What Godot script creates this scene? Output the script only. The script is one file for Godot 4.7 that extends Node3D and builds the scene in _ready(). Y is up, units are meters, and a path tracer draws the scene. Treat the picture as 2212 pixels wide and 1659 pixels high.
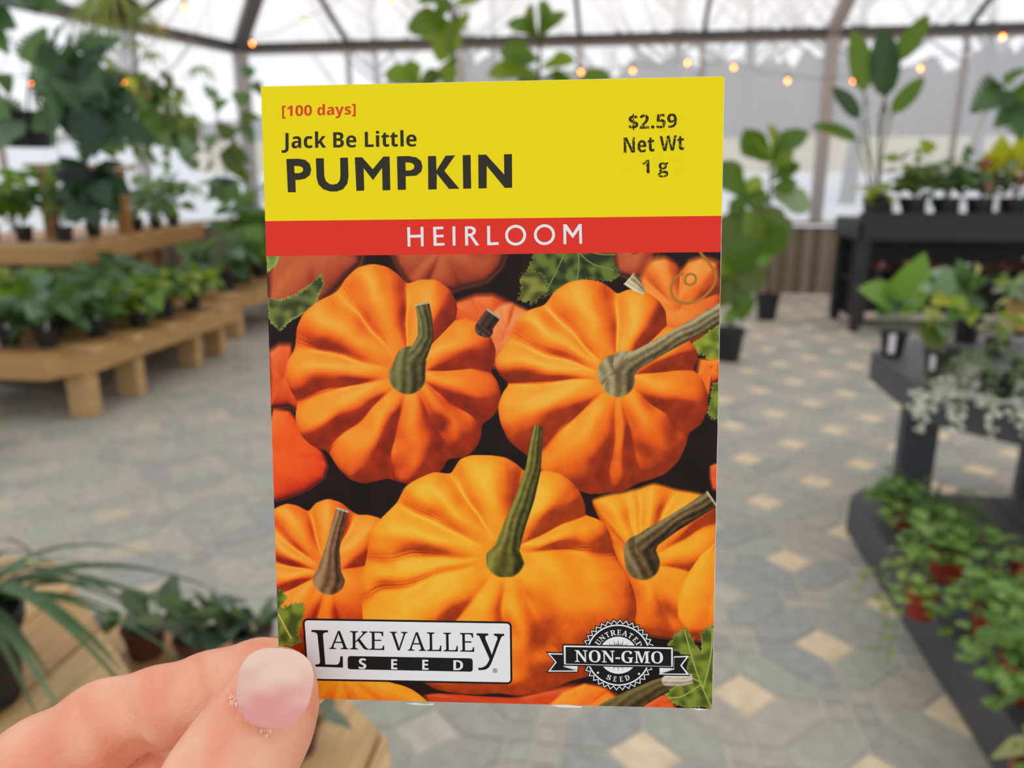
extends Node3D
# A seed packet held up in front of a greenhouse shop. Metres, y up; the greenhouse's long axis is -z and the camera looks a little to the left of it.

const PACKET_W := 83.0    # millimetres
const PACKET_H := 115.5
const EYE := Vector3(0, 1.5, 0)
var M := {}
var taken := {}
var rng := RandomNumberGenerator.new()
var leaf_shapes := {}
var boxes := {}


# ---------------------------------------------------------------- shapes
class Geo:
	var v := PackedVector3Array()
	var n := PackedVector3Array()
	var c := PackedColorArray()
	var u := PackedVector2Array()
	var f := PackedInt32Array()

	func tri(a: Vector3, b: Vector3, d: Vector3) -> void:      # counter-clockwise seen from outside
		var k := v.size()
		var m := (b - a).cross(d - a).normalized()
		for p in [a, b, d]:
			v.append(p)
			n.append(m)
		f.append_array(PackedInt32Array([k, k + 2, k + 1]))

	func quad(a: Vector3, b: Vector3, d: Vector3, e: Vector3) -> void:
		tri(a, b, d)
		tri(a, d, e)

	func face(pts: Array, centre: Vector3) -> void:            # a flat convex face turned away from centre
		var m: Vector3 = (pts[1] - pts[0]).cross(pts[2] - pts[0])
		var mid := Vector3.ZERO
		for p in pts:
			mid += p / pts.size()
		if m.dot(mid - centre) < 0.0:
			pts = pts.duplicate()
			pts.reverse()
		for i in range(1, pts.size() - 1):
			tri(pts[0], pts[i], pts[i + 1])

	func grid(rows: Array, closed := false, uv := false) -> void:   # smooth sheet; rows of equal length
		var w: int = rows[0].size()
		var k := v.size()
		var nn := PackedVector3Array()
		nn.resize(w * rows.size())
		for r in rows.size():
			for i in w:
				v.append(rows[r][i])
				if uv:
					u.append(Vector2(float(i) / (w - 1), float(r) / (rows.size() - 1)))
		for r in rows.size() - 1:
			for i in (w if closed else w - 1):
				var j := (i + 1) % w
				var q := [r * w + i, r * w + j, (r + 1) * w + j, (r + 1) * w + i]
				var a: Vector3 = rows[r][i]
				var m: Vector3 = (rows[r][j] - a).cross(rows[r + 1][j] - a) + (rows[r + 1][j] - a).cross(rows[r + 1][i] - a)
				for x in q:
					nn[x] += m
				f.append_array(PackedInt32Array([k + q[0], k + q[2], k + q[1], k + q[0], k + q[3], k + q[2]]))
		for x in nn:
			n.append(x.normalized())

	func box(c0: Vector3, s: Vector3, b := 0.004, turn := Basis()) -> void:   # chamfered box
		var h := s / 2.0
		b = minf(b, minf(h.x, minf(h.y, h.z)) * 0.6)
		var at := func(sx: int, sy: int, sz: int, axis: int) -> Vector3:
			var q := Vector3(h.x - (0.0 if axis == 0 else b), h.y - (0.0 if axis == 1 else b), h.z - (0.0 if axis == 2 else b))
			return c0 + turn * (q * Vector3(sx, sy, sz))
		for s1 in [-1, 1]:
			face([at.call(s1, -1, -1, 0), at.call(s1, 1, -1, 0), at.call(s1, 1, 1, 0), at.call(s1, -1, 1, 0)], c0)
			face([at.call(-1, s1, -1, 1), at.call(1, s1, -1, 1), at.call(1, s1, 1, 1), at.call(-1, s1, 1, 1)], c0)
			face([at.call(-1, -1, s1, 2), at.call(1, -1, s1, 2), at.call(1, 1, s1, 2), at.call(-1, 1, s1, 2)], c0)
			for s2 in [-1, 1]:
				face([at.call(s1, s2, -1, 0), at.call(s1, s2, 1, 0), at.call(s1, s2, 1, 1), at.call(s1, s2, -1, 1)], c0)
				face([at.call(s1, -1, s2, 0), at.call(s1, 1, s2, 0), at.call(s1, 1, s2, 2), at.call(s1, -1, s2, 2)], c0)
				face([at.call(-1, s1, s2, 1), at.call(1, s1, s2, 1), at.call(1, s1, s2, 2), at.call(-1, s1, s2, 2)], c0)
				for s3 in [-1, 1]:
					face([at.call(s1, s2, s3, 0), at.call(s1, s2, s3, 1), at.call(s1, s2, s3, 2)], c0)

	func bar(a: Vector3, b: Vector3, w: float, h: float, bev := 0.004, up := Vector3.UP) -> void:   # a board from a to b
		var z := (b - a).normalized()
		var x := up.cross(z).normalized()
		if x.length() < 0.5:
			x = Vector3.RIGHT
		box((a + b) / 2.0, Vector3(w, h, a.distance_to(b)), bev, Basis(x, z.cross(x), z))

	func prism(pts: PackedVector2Array, y0: float, y1: float, bev := 0.0) -> void:   # convex outline in x, z, standing on y0
		var mid := Vector2.ZERO
		for p in pts:
			mid += p / pts.size()
		var c0 := Vector3(mid.x, (y0 + y1) / 2.0, mid.y)
		var top := []
		var low := []
		var rim := []
		for p in pts:
			var q := p.lerp(mid, bev / maxf(0.001, p.distance_to(mid)))
			top.append(Vector3(q.x, y1, q.y))
			rim.append(Vector3(p.x, y1 - bev, p.y))
			low.append(Vector3(p.x, y0, p.y))
		face(top, c0)
		face(low, c0)
		for i in pts.size():
			var j := (i + 1) % pts.size()
			face([low[i], low[j], rim[j], rim[i]], c0)
			if bev > 0.0:
				face([rim[i], rim[j], top[j], top[i]], c0)

	func tube(pts: Array, r0: float, r1 := -1.0, sides := 6, flat := 1.0) -> void:
		if r1 < 0.0:
			r1 = r0
		var rows := []
		var x := Vector3.ZERO
		for i in pts.size():
			var d: Vector3 = (pts[mini(i + 1, pts.size() - 1)] - pts[maxi(i - 1, 0)]).normalized()
			if x == Vector3.ZERO:
				x = d.cross(Vector3.UP if absf(d.y) < 0.9 else Vector3.RIGHT).normalized()
			x = (x - d * x.dot(d)).normalized()
			var y := d.cross(x)
			var r := lerpf(r0, r1, float(i) / (pts.size() - 1))
			var row := PackedVector3Array()
			for s in sides:
				var a := TAU * s / sides
				row.append(pts[i] + (x * cos(a) + y * sin(a) * flat) * r)
			rows.append(row)
		grid(rows, true)

	func lathe(profile: Array, sides := 20, at := Vector3.ZERO) -> void:   # profile of (radius, height), bottom to top outside
		for k in profile.size() - 1:
			var rows := []
			for p in [profile[k], profile[k + 1]]:
				var row := PackedVector3Array()
				for s in sides:
					var a := -TAU * s / sides
					row.append(at + Vector3(cos(a) * p.x, p.y, sin(a) * p.x))
				rows.append(row)
			grid(rows, true)

	func add(o: Geo, t: Transform3D) -> void:
		var k := v.size()
		for i in o.v.size():
			v.append(t * o.v[i])
			n.append((t.basis * o.n[i]).normalized())
		u.append_array(o.u)
		c.append_array(o.c)
		for i in o.f:
			f.append(k + i)

	func mesh() -> ArrayMesh:
		var a := []
		a.resize(Mesh.ARRAY_MAX)
		a[Mesh.ARRAY_VERTEX] = v
		a[Mesh.ARRAY_NORMAL] = n
		a[Mesh.ARRAY_INDEX] = f
		if c.size() == v.size():
			a[Mesh.ARRAY_COLOR] = c
		if u.size() == v.size():
			a[Mesh.ARRAY_TEX_UV] = u
		var m := ArrayMesh.new()
		m.add_surface_from_arrays(Mesh.PRIMITIVE_TRIANGLES, a)
		return m


# ---------------------------------------------------------------- naming
func numbered(called: String) -> String:
	taken[called] = taken.get(called, -1) + 1
	return called if taken[called] == 0 else "%s_%03d" % [called, taken[called]]


func tag(o: Node3D, label: String, category: String, group := "") -> Node3D:
	o.set_meta("label", label)
	o.set_meta("category", category)
	if group:
		o.set_meta("group", group)
	return o


func thing(called: String, label: String, category: String, where := Vector3.ZERO, turn := 0.0, group := "") -> Node3D:
	var o := Node3D.new()
	o.name = numbered(called)
	add_child(o)
	o.position = where
	o.rotation.y = turn
	return tag(o, label, category, group)


func structure(called: String, label: String, category: String) -> Node3D:
	var o := thing(called, label, category)
	o.set_meta("kind", "structure")
	return o


func put(called: String, mesh: Mesh, material: Material, parent: Node3D, xf := Transform3D(), label := "") -> MeshInstance3D:
	var o := MeshInstance3D.new()
	o.name = called
	o.mesh = mesh
	o.material_override = material
	parent.add_child(o, true)
	o.transform = xf
	if label:
		o.set_meta("label", label)
	return o


func moved(p: Vector3, turn := 0.0) -> Transform3D:
	return Transform3D(Basis(Vector3.UP, turn), p)


func box_mesh(s: Vector3, b := 0.004) -> ArrayMesh:       # alike boxes share one mesh
	var key := "%.4f %.4f %.4f %.4f" % [s.x, s.y, s.z, b]
	if not boxes.has(key):
		var g := Geo.new()
		g.box(Vector3.ZERO, s, b)
		boxes[key] = g.mesh()
	return boxes[key]


# ---------------------------------------------------------------- materials
func srgb(r: int, g: int, b: int, a := 1.0) -> Color:
	return Color(r / 255.0, g / 255.0, b / 255.0, a)


func mat(called: String, color: Color, rough := 0.6, more := {}) -> StandardMaterial3D:
	var m := StandardMaterial3D.new()
	m.resource_name = called
	m.albedo_color = color
	m.roughness = rough
	for k in more:
		m.set(k, more[k])
	M[called] = m
	return m


func noise_map(freq: float, low: Color, high: Color, octaves := 4, kind := FastNoiseLite.TYPE_SIMPLEX_SMOOTH, size := 256, normal := 0.0) -> NoiseTexture2D:
	var n := FastNoiseLite.new()
	n.noise_type = kind
	n.frequency = freq
	n.fractal_octaves = octaves
	n.seed = 7
	var t := NoiseTexture2D.new()
	t.width = size
	t.height = size
	t.seamless = true
	t.noise = n
	if normal > 0.0:
		t.as_normal_map = true
		t.bump_strength = normal
	else:
		var g := Gradient.new()
		g.set_color(0, low)
		g.set_color(1, high)
		t.color_ramp = g
	return t


func surfaced(called: String, color: Color, rough: float, tex: Texture2D, scale: Vector3, more := {}) -> StandardMaterial3D:
	var m := mat(called, color, rough, more)
	m.albedo_texture = tex
	m.uv1_triplanar = true
	m.uv1_scale = scale
	return m


func make_materials() -> void:
	var grain := noise_map(0.02, Color(0.74, 0.70, 0.66), Color(1, 1, 1), 5)
	var speck := noise_map(0.06, Color(0.82, 0.82, 0.82), Color(1, 1, 1), 5)
	var stone := noise_map(0.025, Color(0.87, 0.87, 0.86), Color(1, 1, 0.99), 5)
	# wood, with the grain drawn out along a board's length (local z)
	surfaced("pine", srgb(206, 162, 104), 0.55, grain, Vector3(9, 9, 0.7))
	surfaced("pine_pale", srgb(226, 188, 132), 0.55, grain, Vector3(8, 8, 0.6))
	surfaced("pine_warm", srgb(190, 142, 86), 0.55, grain, Vector3(9, 9, 0.7))
	surfaced("old_wood", srgb(150, 140, 124), 0.85, grain, Vector3(11, 0.8, 11))
	surfaced("old_wood_dark", srgb(124, 113, 99), 0.85, grain, Vector3(11, 0.8, 11))
	surfaced("old_wood_grey", srgb(164, 156, 144), 0.85, grain, Vector3(11, 0.8, 11))
	surfaced("frame_paint", srgb(178, 177, 176), 0.6, speck, Vector3(2, 2, 2))
	surfaced("frame_dark", srgb(82, 81, 80), 0.6, speck, Vector3(2, 2, 2))
	surfaced("sill_paint", srgb(190, 180, 168), 0.6, speck, Vector3(2, 2, 2))
	surfaced("bench_grey", srgb(80, 84, 91), 0.5, speck, Vector3(3, 3, 1))
	surfaced("rack_black", srgb(40, 41, 44), 0.5, speck, Vector3(3, 3, 3))
	mat("clear_sheet", Color(0.95, 0.96, 0.97, 0.10), 0.45, {"transparency": BaseMaterial3D.TRANSPARENCY_ALPHA, "backlight_enabled": true, "backlight": Color(1, 1, 1)})
	mat("sheet", Color(0.68, 0.71, 0.75, 0.60), 0.45, {"transparency": BaseMaterial3D.TRANSPARENCY_ALPHA, "backlight_enabled": true, "backlight": Color(1, 1, 1)})
	mat("roof_sheet", Color(0.90, 0.90, 0.88, 0.80), 0.45, {"transparency": BaseMaterial3D.TRANSPARENCY_ALPHA, "backlight_enabled": true, "backlight": Color(1, 1, 1)})
	# paving
	surfaced("joint", srgb(214, 208, 196), 0.9, stone, Vector3(3, 3, 3))
	var greys := [srgb(184, 179, 168), srgb(175, 172, 164), srgb(188, 178, 167), srgb(178, 178, 166), srgb(168, 167, 162), srgb(190, 181, 170)]
	for i in greys.size():
		surfaced("paver%d" % i, greys[i], 0.62, stone, Vector3(2.3, 2.3, 2.3), {"uv1_world_triplanar": true})
	surfaced("paver_cream", srgb(238, 216, 184), 0.62, stone, Vector3(2.3, 2.3, 2.3), {"uv1_world_triplanar": true})
	surfaced("paver_sand", srgb(205, 192, 170), 0.62, stone, Vector3(2.3, 2.3, 2.3), {"uv1_world_triplanar": true})
	surfaced("paver_light", srgb(200, 193, 178), 0.62, stone, Vector3(2.3, 2.3, 2.3), {"uv1_world_triplanar": true})
	# pots
	mat("pot_black", srgb(30, 30, 33), 0.4)
	mat("pot_teal", srgb(36, 58, 70), 0.4)
	surfaced("pot_clay", srgb(168, 48, 30), 0.6, speck, Vector3(8, 8, 8))
	surfaced("pot_brown", srgb(112, 62, 48), 0.7, speck, Vector3(8, 8, 8))
	surfaced("wicker", srgb(200, 160, 104), 0.8, speck, Vector3(20, 40, 20))
	surfaced("soil", srgb(58, 44, 34), 0.95, speck, Vector3(20, 20, 20))
	mat("tag_white", srgb(235, 236, 238), 0.5)
	mat("wire_dark", srgb(46, 44, 42), 0.5)
	# leaves: colour, and what shows through against the light
	var blade := noise_map(0.03, Color(0.78, 0.80, 0.76), Color(1, 1, 1), 3)
	for g in [["leaf_mid", 114, 152, 92], ["leaf_deep", 98, 134, 92], ["leaf_dark", 64, 94, 72], ["leaf_blue", 144, 174, 150], ["leaf_fresh", 144, 182, 88], ["leaf_lime", 176, 194, 72], ["leaf_yellow", 216, 212, 70], ["leaf_fig", 142, 168, 56], ["leaf_fig_dark", 104, 138, 48], ["leaf_olive", 112, 128, 62], ["leaf_ivy", 166, 204, 112], ["leaf_ivy_deep", 120, 160, 84], ["leaf_silver", 176, 196, 172], ["leaf_spider", 182, 194, 118], ["leaf_violet", 116, 134, 122], ["leaf_violet_grey", 144, 158, 152], ["leaf_red", 178, 70, 44], ["leaf_rose", 190, 92, 96], ["leaf_rust", 190, 130, 86], ["leaf_strap", 96, 120, 86], ["leaf_cream", 222, 218, 160], ["petal", 240, 238, 226]]:
		var m := surfaced(g[0], srgb(g[1], g[2], g[3]), 0.34, blade, Vector3(3, 3, 3), {"backlight_enabled": true})
		m.backlight = Color(0.85, 0.95, 0.35) if g[0].begins_with("leaf") else Color(0.7, 0.7, 0.65)
	mat("stalk", srgb(112, 120, 74), 0.6)
	mat("stalk_pale", srgb(186, 180, 120), 0.6)
	surfaced("bark", srgb(96, 82, 66), 0.9, speck, Vector3(10, 4, 10))
	# outdoors
	surfaced("snow", srgb(228, 234, 242), 0.8, stone, Vector3(0.2, 0.2, 0.2))
	surfaced("straw", srgb(206, 192, 150), 0.95, grain, Vector3(0.5, 0.5, 0.5))
	surfaced("thicket", srgb(92, 89, 92), 0.95, grain, Vector3(0.3, 0.1, 0.3))
	surfaced("bare_bark", srgb(70, 66, 66), 0.95, speck, Vector3(2, 1, 2))
	mat("bulb_glow", Color(1.0, 0.62, 0.22), 0.3, {"emission_enabled": true, "emission": Color(1.0, 0.44, 0.10), "emission_energy_multiplier": 11.0})



# ---------------------------------------------------------------- camera, sky, exposure
func make_view() -> void:
	var cam := Camera3D.new()
	cam.name = "camera"
	add_child(cam)
	cam.position = EYE
	cam.rotation = Vector3(deg_to_rad(-14.8), deg_to_rad(8.5), 0.0)
	var lens := CameraAttributesPhysical.new()
	lens.frustum_focal_length = 24.043     # vertical field of view 53 degrees
	lens.frustum_focus_distance = 0.142
	lens.frustum_near = 0.02
	lens.frustum_far = 400.0
	lens.exposure_aperture = 15.0          # an opening of 1.6 mm, as a phone has
	cam.attributes = lens
	cam.current = true
	var e := Environment.new()
	var sky := ProceduralSkyMaterial.new()  # an even overcast
	sky.sky_top_color = Color(0.915, 0.92, 0.935)
	sky.sky_horizon_color = Color(0.93, 0.935, 0.945)
	sky.ground_horizon_color = Color(0.80, 0.82, 0.85)
	sky.ground_bottom_color = Color(0.62, 0.62, 0.62)
	sky.sky_curve = 0.3
	sky.energy_multiplier = 1.0
	e.sky = Sky.new()
	e.sky.sky_material = sky
	e.background_mode = Environment.BG_SKY
	e.tonemap_mode = Environment.TONE_MAPPER_LINEAR
	e.tonemap_exposure = 1.8
	e.sdfgi_enabled = true
	e.ssao_enabled = true
	e.ssil_enabled = true
	var w := WorldEnvironment.new()
	w.environment = e
	w.name = "overcast"
	add_child(w)


# ---------------------------------------------------------------- greenhouse
const CORNERS := [Vector2(-5.5, -10.93), Vector2(7.196, -10.93), Vector2(7.196, 5.0), Vector2(-9.6, 5.0)]
const EAVE := 3.30
const SILL := 0.96
const PITCH := 0.41


func inward(i: int) -> Vector2:          # the wall's normal, into the room
	var d: Vector2 = (CORNERS[(i + 1) % 4] - CORNERS[i]).normalized()
	return Vector2(-d.y, d.x)


func clip(poly: PackedVector2Array, p: Vector2, n: Vector2) -> PackedVector2Array:    # keeps the side n points to
	var out := PackedVector2Array()
	for i in poly.size():
		var a := poly[i]
		var b := poly[(i + 1) % poly.size()]
		var da := (a - p).dot(n)
		var db := (b - p).dot(n)
		if da >= 0.0:
			out.append(a)
		if da * db < 0.0:
			out.append(a.lerp(b, da / (da - db)))
	return out


func v3(p: Vector2, y: float) -> Vector3:
	return Vector3(p.x, y, p.y)


func make_wall(i: int, side: String, label: String, bays: int, plank: float, strong: Array, window_no: int, pane: Material) -> int:
	var a: Vector2 = CORNERS[i]
	var b: Vector2 = CORNERS[(i + 1) % 4]
	var along := (b - a).normalized()
	var inn := inward(i)
	var turn := -atan2(along.y, along.x)
	var len := a.distance_to(b)
	var wall := structure("wall_" + side, label, "wall")
	var woods := [M.old_wood, M.old_wood_dark, M.old_wood_grey]
	var count := int(len / plank)
	for k in count:
		var p := a + along * (k + 0.5) * len / count
		put("plank", box_mesh(Vector3(len / count - 0.006, SILL - 0.05, 0.022)), woods[(k * 7 + k / 3) % 3], wall, Transform3D(Basis(Vector3.UP, turn), v3(p, (SILL - 0.05) / 2.0)))
	put("backing_board", box_mesh(Vector3(len, SILL - 0.06, 0.05)), M.old_wood_dark, wall, Transform3D(Basis(Vector3.UP, turn), v3(a + along * len / 2.0 - inn * 0.05, (SILL - 0.06) / 2.0)))
	put("sill", box_mesh(Vector3(len, 0.05, 0.14), 0.008), M.sill_paint, wall, Transform3D(Basis(Vector3.UP, turn), v3(a + along * len / 2.0 + inn * 0.0, SILL)))
	put("eave_beam", box_mesh(Vector3(len, 0.11, 0.12), 0.008), M.frame_dark, wall, Transform3D(Basis(Vector3.UP, turn), v3(a + along * len / 2.0, EAVE)))
	for k in bays + 1:
		var big: bool = k in strong
		var p := a + along * len * k / bays
		var w := 0.15 if big else 0.055
		put("post", box_mesh(Vector3(w, EAVE - SILL - 0.07, 0.11 if big else 0.07), 0.006), M.frame_paint, wall, Transform3D(Basis(Vector3.UP, turn), v3(p + inn * (0.04 if big else 0.0), (EAVE + SILL - 0.03) / 2.0)))
	# corrugated sheets: one window a bay
	var bw := len / bays - 0.06
	var bh := EAVE - SILL - 0.10
	var g := Geo.new()
	var rows := []
	for y in [-bh / 2.0, bh / 2.0]:
		var row := PackedVector3Array()
		var waves := int(bw / 0.036)
		for s in waves * 4 + 1:
			row.append(Vector3(bw * (float(s) / (waves * 4) - 0.5), y, 0.005 * sin(TAU * s / 4.0)))
		rows.append(row)
	g.grid(rows)
	var sheet := g.mesh()
	for k in bays:
		var mid := a + along * len * (k + 0.5) / bays
		var win := structure("window_%d" % window_no, "ribbed clear plastic pane number %d of the %s wall" % [k + 1, side], "window")
		window_no += 1
		put("pane", sheet, pane, win, Transform3D(Basis(Vector3.UP, turn), v3(mid, (EAVE + SILL - 0.03) / 2.0)))
		put("head_rail", box_mesh(Vector3(bw, 0.04, 0.05)), M.frame_paint, win, Transform3D(Basis(Vector3.UP, turn), v3(mid, EAVE - 0.075)))
	return window_no


func make_roof() -> void:
	var roof := structure("ceiling", "sloping greenhouse roof of ribbed translucent sheets between grey rafters", "roof")
	var whole := PackedVector2Array(CORNERS)
	var names := [8, 9, 8, 9]
	for i in 4:
		var a: Vector2 = CORNERS[i]
		var b: Vector2 = CORNERS[(i + 1) % 4]
		var along := (b - a).normalized()
		var inn := inward(i)
		var part := whole
		for j in 4:
			if j != i:      # points nearer to wall i than to wall j
				var d := inward(j) - inn
				var off: float = inward(j).dot(CORNERS[j]) - inn.dot(a)
				part = clip(part, d * off / d.length_squared(), d)
		var bays: int = names[i]
		var len := a.distance_to(b)
		var lift := func(p: Vector2, extra: float) -> Vector3:
			return v3(p, EAVE + 0.07 + extra + PITCH * (p - a).dot(inn))
		for k in range(-3, bays + 3):
			var s0 := len * k / bays
			var s1 := len * (k + 1) / bays
			var strip := clip(clip(part, a + along * s0, along), a + along * s1, -along)
			if strip.size() < 3:
				continue
			var g := Geo.new()
			var ribs := 44 if i in [0, 3] else 2
			for r in ribs:
				var x0 := lerpf(s0, s1, float(r) / ribs)
				var x1 := lerpf(s0, s1, float(r + 1) / ribs)
				var sl := clip(clip(strip, a + along * x0, along), a + along * x1, -along)
				var pts := []
				for p in sl:
					var at0 := absf((p - a).dot(along) - x0) < absf((p - a).dot(along) - x1)
					pts.append(lift.call(p, 0.007 * ((r if at0 else r + 1) % 2) if ribs > 2 else 0.0))
				if pts.size() > 2:
					g.face(pts, v3(strip[0], 100.0))
			if g.v.size():
				put("roof_panel", g.mesh(), M.roof_sheet, roof)
			# the rafter on the strip's first side, the hip on its slanting end
			for e in strip.size():
				var p := strip[e]
				var q := strip[(e + 1) % strip.size()]
				if absf((p - a).dot(along) - s0) < 0.01 and absf((q - a).dot(along) - s0) < 0.01 and p.distance_to(q) > 0.1:
					var big := (i == 0 and k == 5)
					var rg := Geo.new()
					rg.bar(lift.call(p, -0.04), lift.call(q, -0.04), 0.15 if big else 0.05, 0.16 if big else 0.07, 0.006)
					put("rafter", rg.mesh(), M.frame_paint if big else M.frame_dark, roof)
		for e in part.size():    # hips and ridge, each built by one of its two sides
			var p := part[e]
			var q := part[(e + 1) % part.size()]
			if (p - a).dot(inn) + (q - a).dot(inn) > 0.2 and i in [0, 2]:
				var hg := Geo.new()
				hg.bar(lift.call(p, -0.06), lift.call(q, -0.06), 0.17, 0.16, 0.006)
				put("hip_beam", hg.mesh(), M.frame_dark, roof)


func make_outdoors() -> void:
	var ground := structure("outside_ground", "pale snowy ground rising outside the greenhouse", "ground")
	var g := Geo.new()
	g.quad(Vector3(-120, -0.15, 120), Vector3(120, -0.15, 120), Vector3(120, -0.15, -14), Vector3(-120, -0.15, -14))
	g.quad(Vector3(-120, -0.15, -14), Vector3(120, -0.15, -14), Vector3(120, 1.75, -26), Vector3(-120, 1.75, -26))
	g.quad(Vector3(-120, 1.75, -26), Vector3(-15, 1.75, -26), Vector3(-21, 3.3, -36), Vector3(-120, 3.3, -36))
	put("snow", g.mesh(), M.snow, ground)
	var g2 := Geo.new()
	g2.quad(Vector3(-15, 1.75, -26), Vector3(120, 1.75, -26), Vector3(120, 3.3, -36), Vector3(-21, 3.3, -36))
	put("dry_grass", g2.mesh(), M.straw, ground)
	var g3 := Geo.new()
	g3.quad(Vector3(-160, 3.3, -36), Vector3(160, 3.3, -36), Vector3(160, 4.5, -120), Vector3(-160, 4.5, -120))
	put("field", g3.mesh(), M.straw, ground)
	# a grey thicket of twigs beyond the field, more than anyone could count
	var rows := []
	rng.seed = 5
	for ring in 5:
		var row := PackedVector3Array()
		for s in 500:
			var x := -60.0 + s * 0.4
			var hgt: float = [0.0, 2.2, 3.6, 4.4, 4.7][ring] * (0.25 + 0.75 * smoothstep(-32.0, -6.0, x)) * (1.0 + 0.10 * sin(s * 0.21) * sin(s * 0.057) + rng.randf_range(-0.14, 0.14) * ring / 4.0)
			row.append(Vector3(x, 3.2 + hgt, -44.0 - [0.0, 0.2, 0.9, 2.2, 4.0][ring] - rng.randf()))
		rows.append(row)
	var tg := Geo.new()
	tg.grid(rows)
	put("thicket", tg.mesh(), M.thicket, ground, Transform3D(), "long grey leafless thicket beyond the snowy bank").set_meta("kind", "stuff")
	# bare trees
	var spots := [[-14.5, -22.0, 9.0, "leafless tree outside, seen through the back wall left of the packet"], [-5.5, -27.0, 10.0, "leafless tree outside behind the potted fig trees"], [1.2, -24.0, 8.5, "leafless tree outside just right of the packet's top corner"], [5.4, -21.0, 9.0, "dark leafless tree outside beside the wide grey post"], [10.2, -26.0, 10.0, "leafless tree outside behind the paddle-leaved plant"], [19.5, -25.0, 9.5, "leafless tree outside at the right end of the back wall"], [-19.0, -12.0, 9.0, "leafless tree outside beyond the left wall"], [-6.5, -38.0, 11.0, "far leafless tree outside straight above the packet"], [4.6, -35.0, 11.0, "far leafless tree outside right of the wide grey post"], [-10.0, -31.0, 10.0, "far leafless tree outside near the corner post"]]
	for sp in spots:
		var t := thing("bare_tree", sp[3], "tree", Vector3(sp[0], clampf((-sp[1] - 14.0) * 0.158 - 0.2, -0.2, 3.3), sp[1]), 0.0, "leafless trees outside")
		var tr := Geo.new()
		tr.tube([Vector3.ZERO, Vector3(0.1, sp[2] * 0.25, 0), Vector3(-0.1, sp[2] * 0.5, 0.1), Vector3(0.1, sp[2], 0)], 0.22, 0.03, 7)
		var trunk := put("trunk", tr.mesh(), M.bare_bark, t)
		for k in 26:
			var y: float = sp[2] * rng.randf_range(0.12, 0.9)
			var ang := rng.randf() * TAU
			var l: float = (sp[2] - y) * rng.randf_range(0.35, 0.6) + 0.5
			var d := Vector3(cos(ang), 0.7, sin(ang))
			var bg := Geo.new()
			var p1 := Vector3(0, y, 0) + d * l * 0.5
			var p2 := p1 + (d + Vector3(0, 0.5, 0)) * l * 0.5
			bg.tube([Vector3(0, y, 0), p1, p2], 0.06, 0.012, 5)
			bg.tube([p1, p1 + Vector3(d.z, 0.8, -d.x) * l * 0.35], 0.03, 0.008, 4)
			bg.tube([p1.lerp(p2, 0.5), p1.lerp(p2, 0.5) + Vector3(-d.z, 0.9, d.x) * l * 0.3], 0.022, 0.006, 4)
			put("branch", bg.mesh(), M.bare_bark, trunk)


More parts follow.
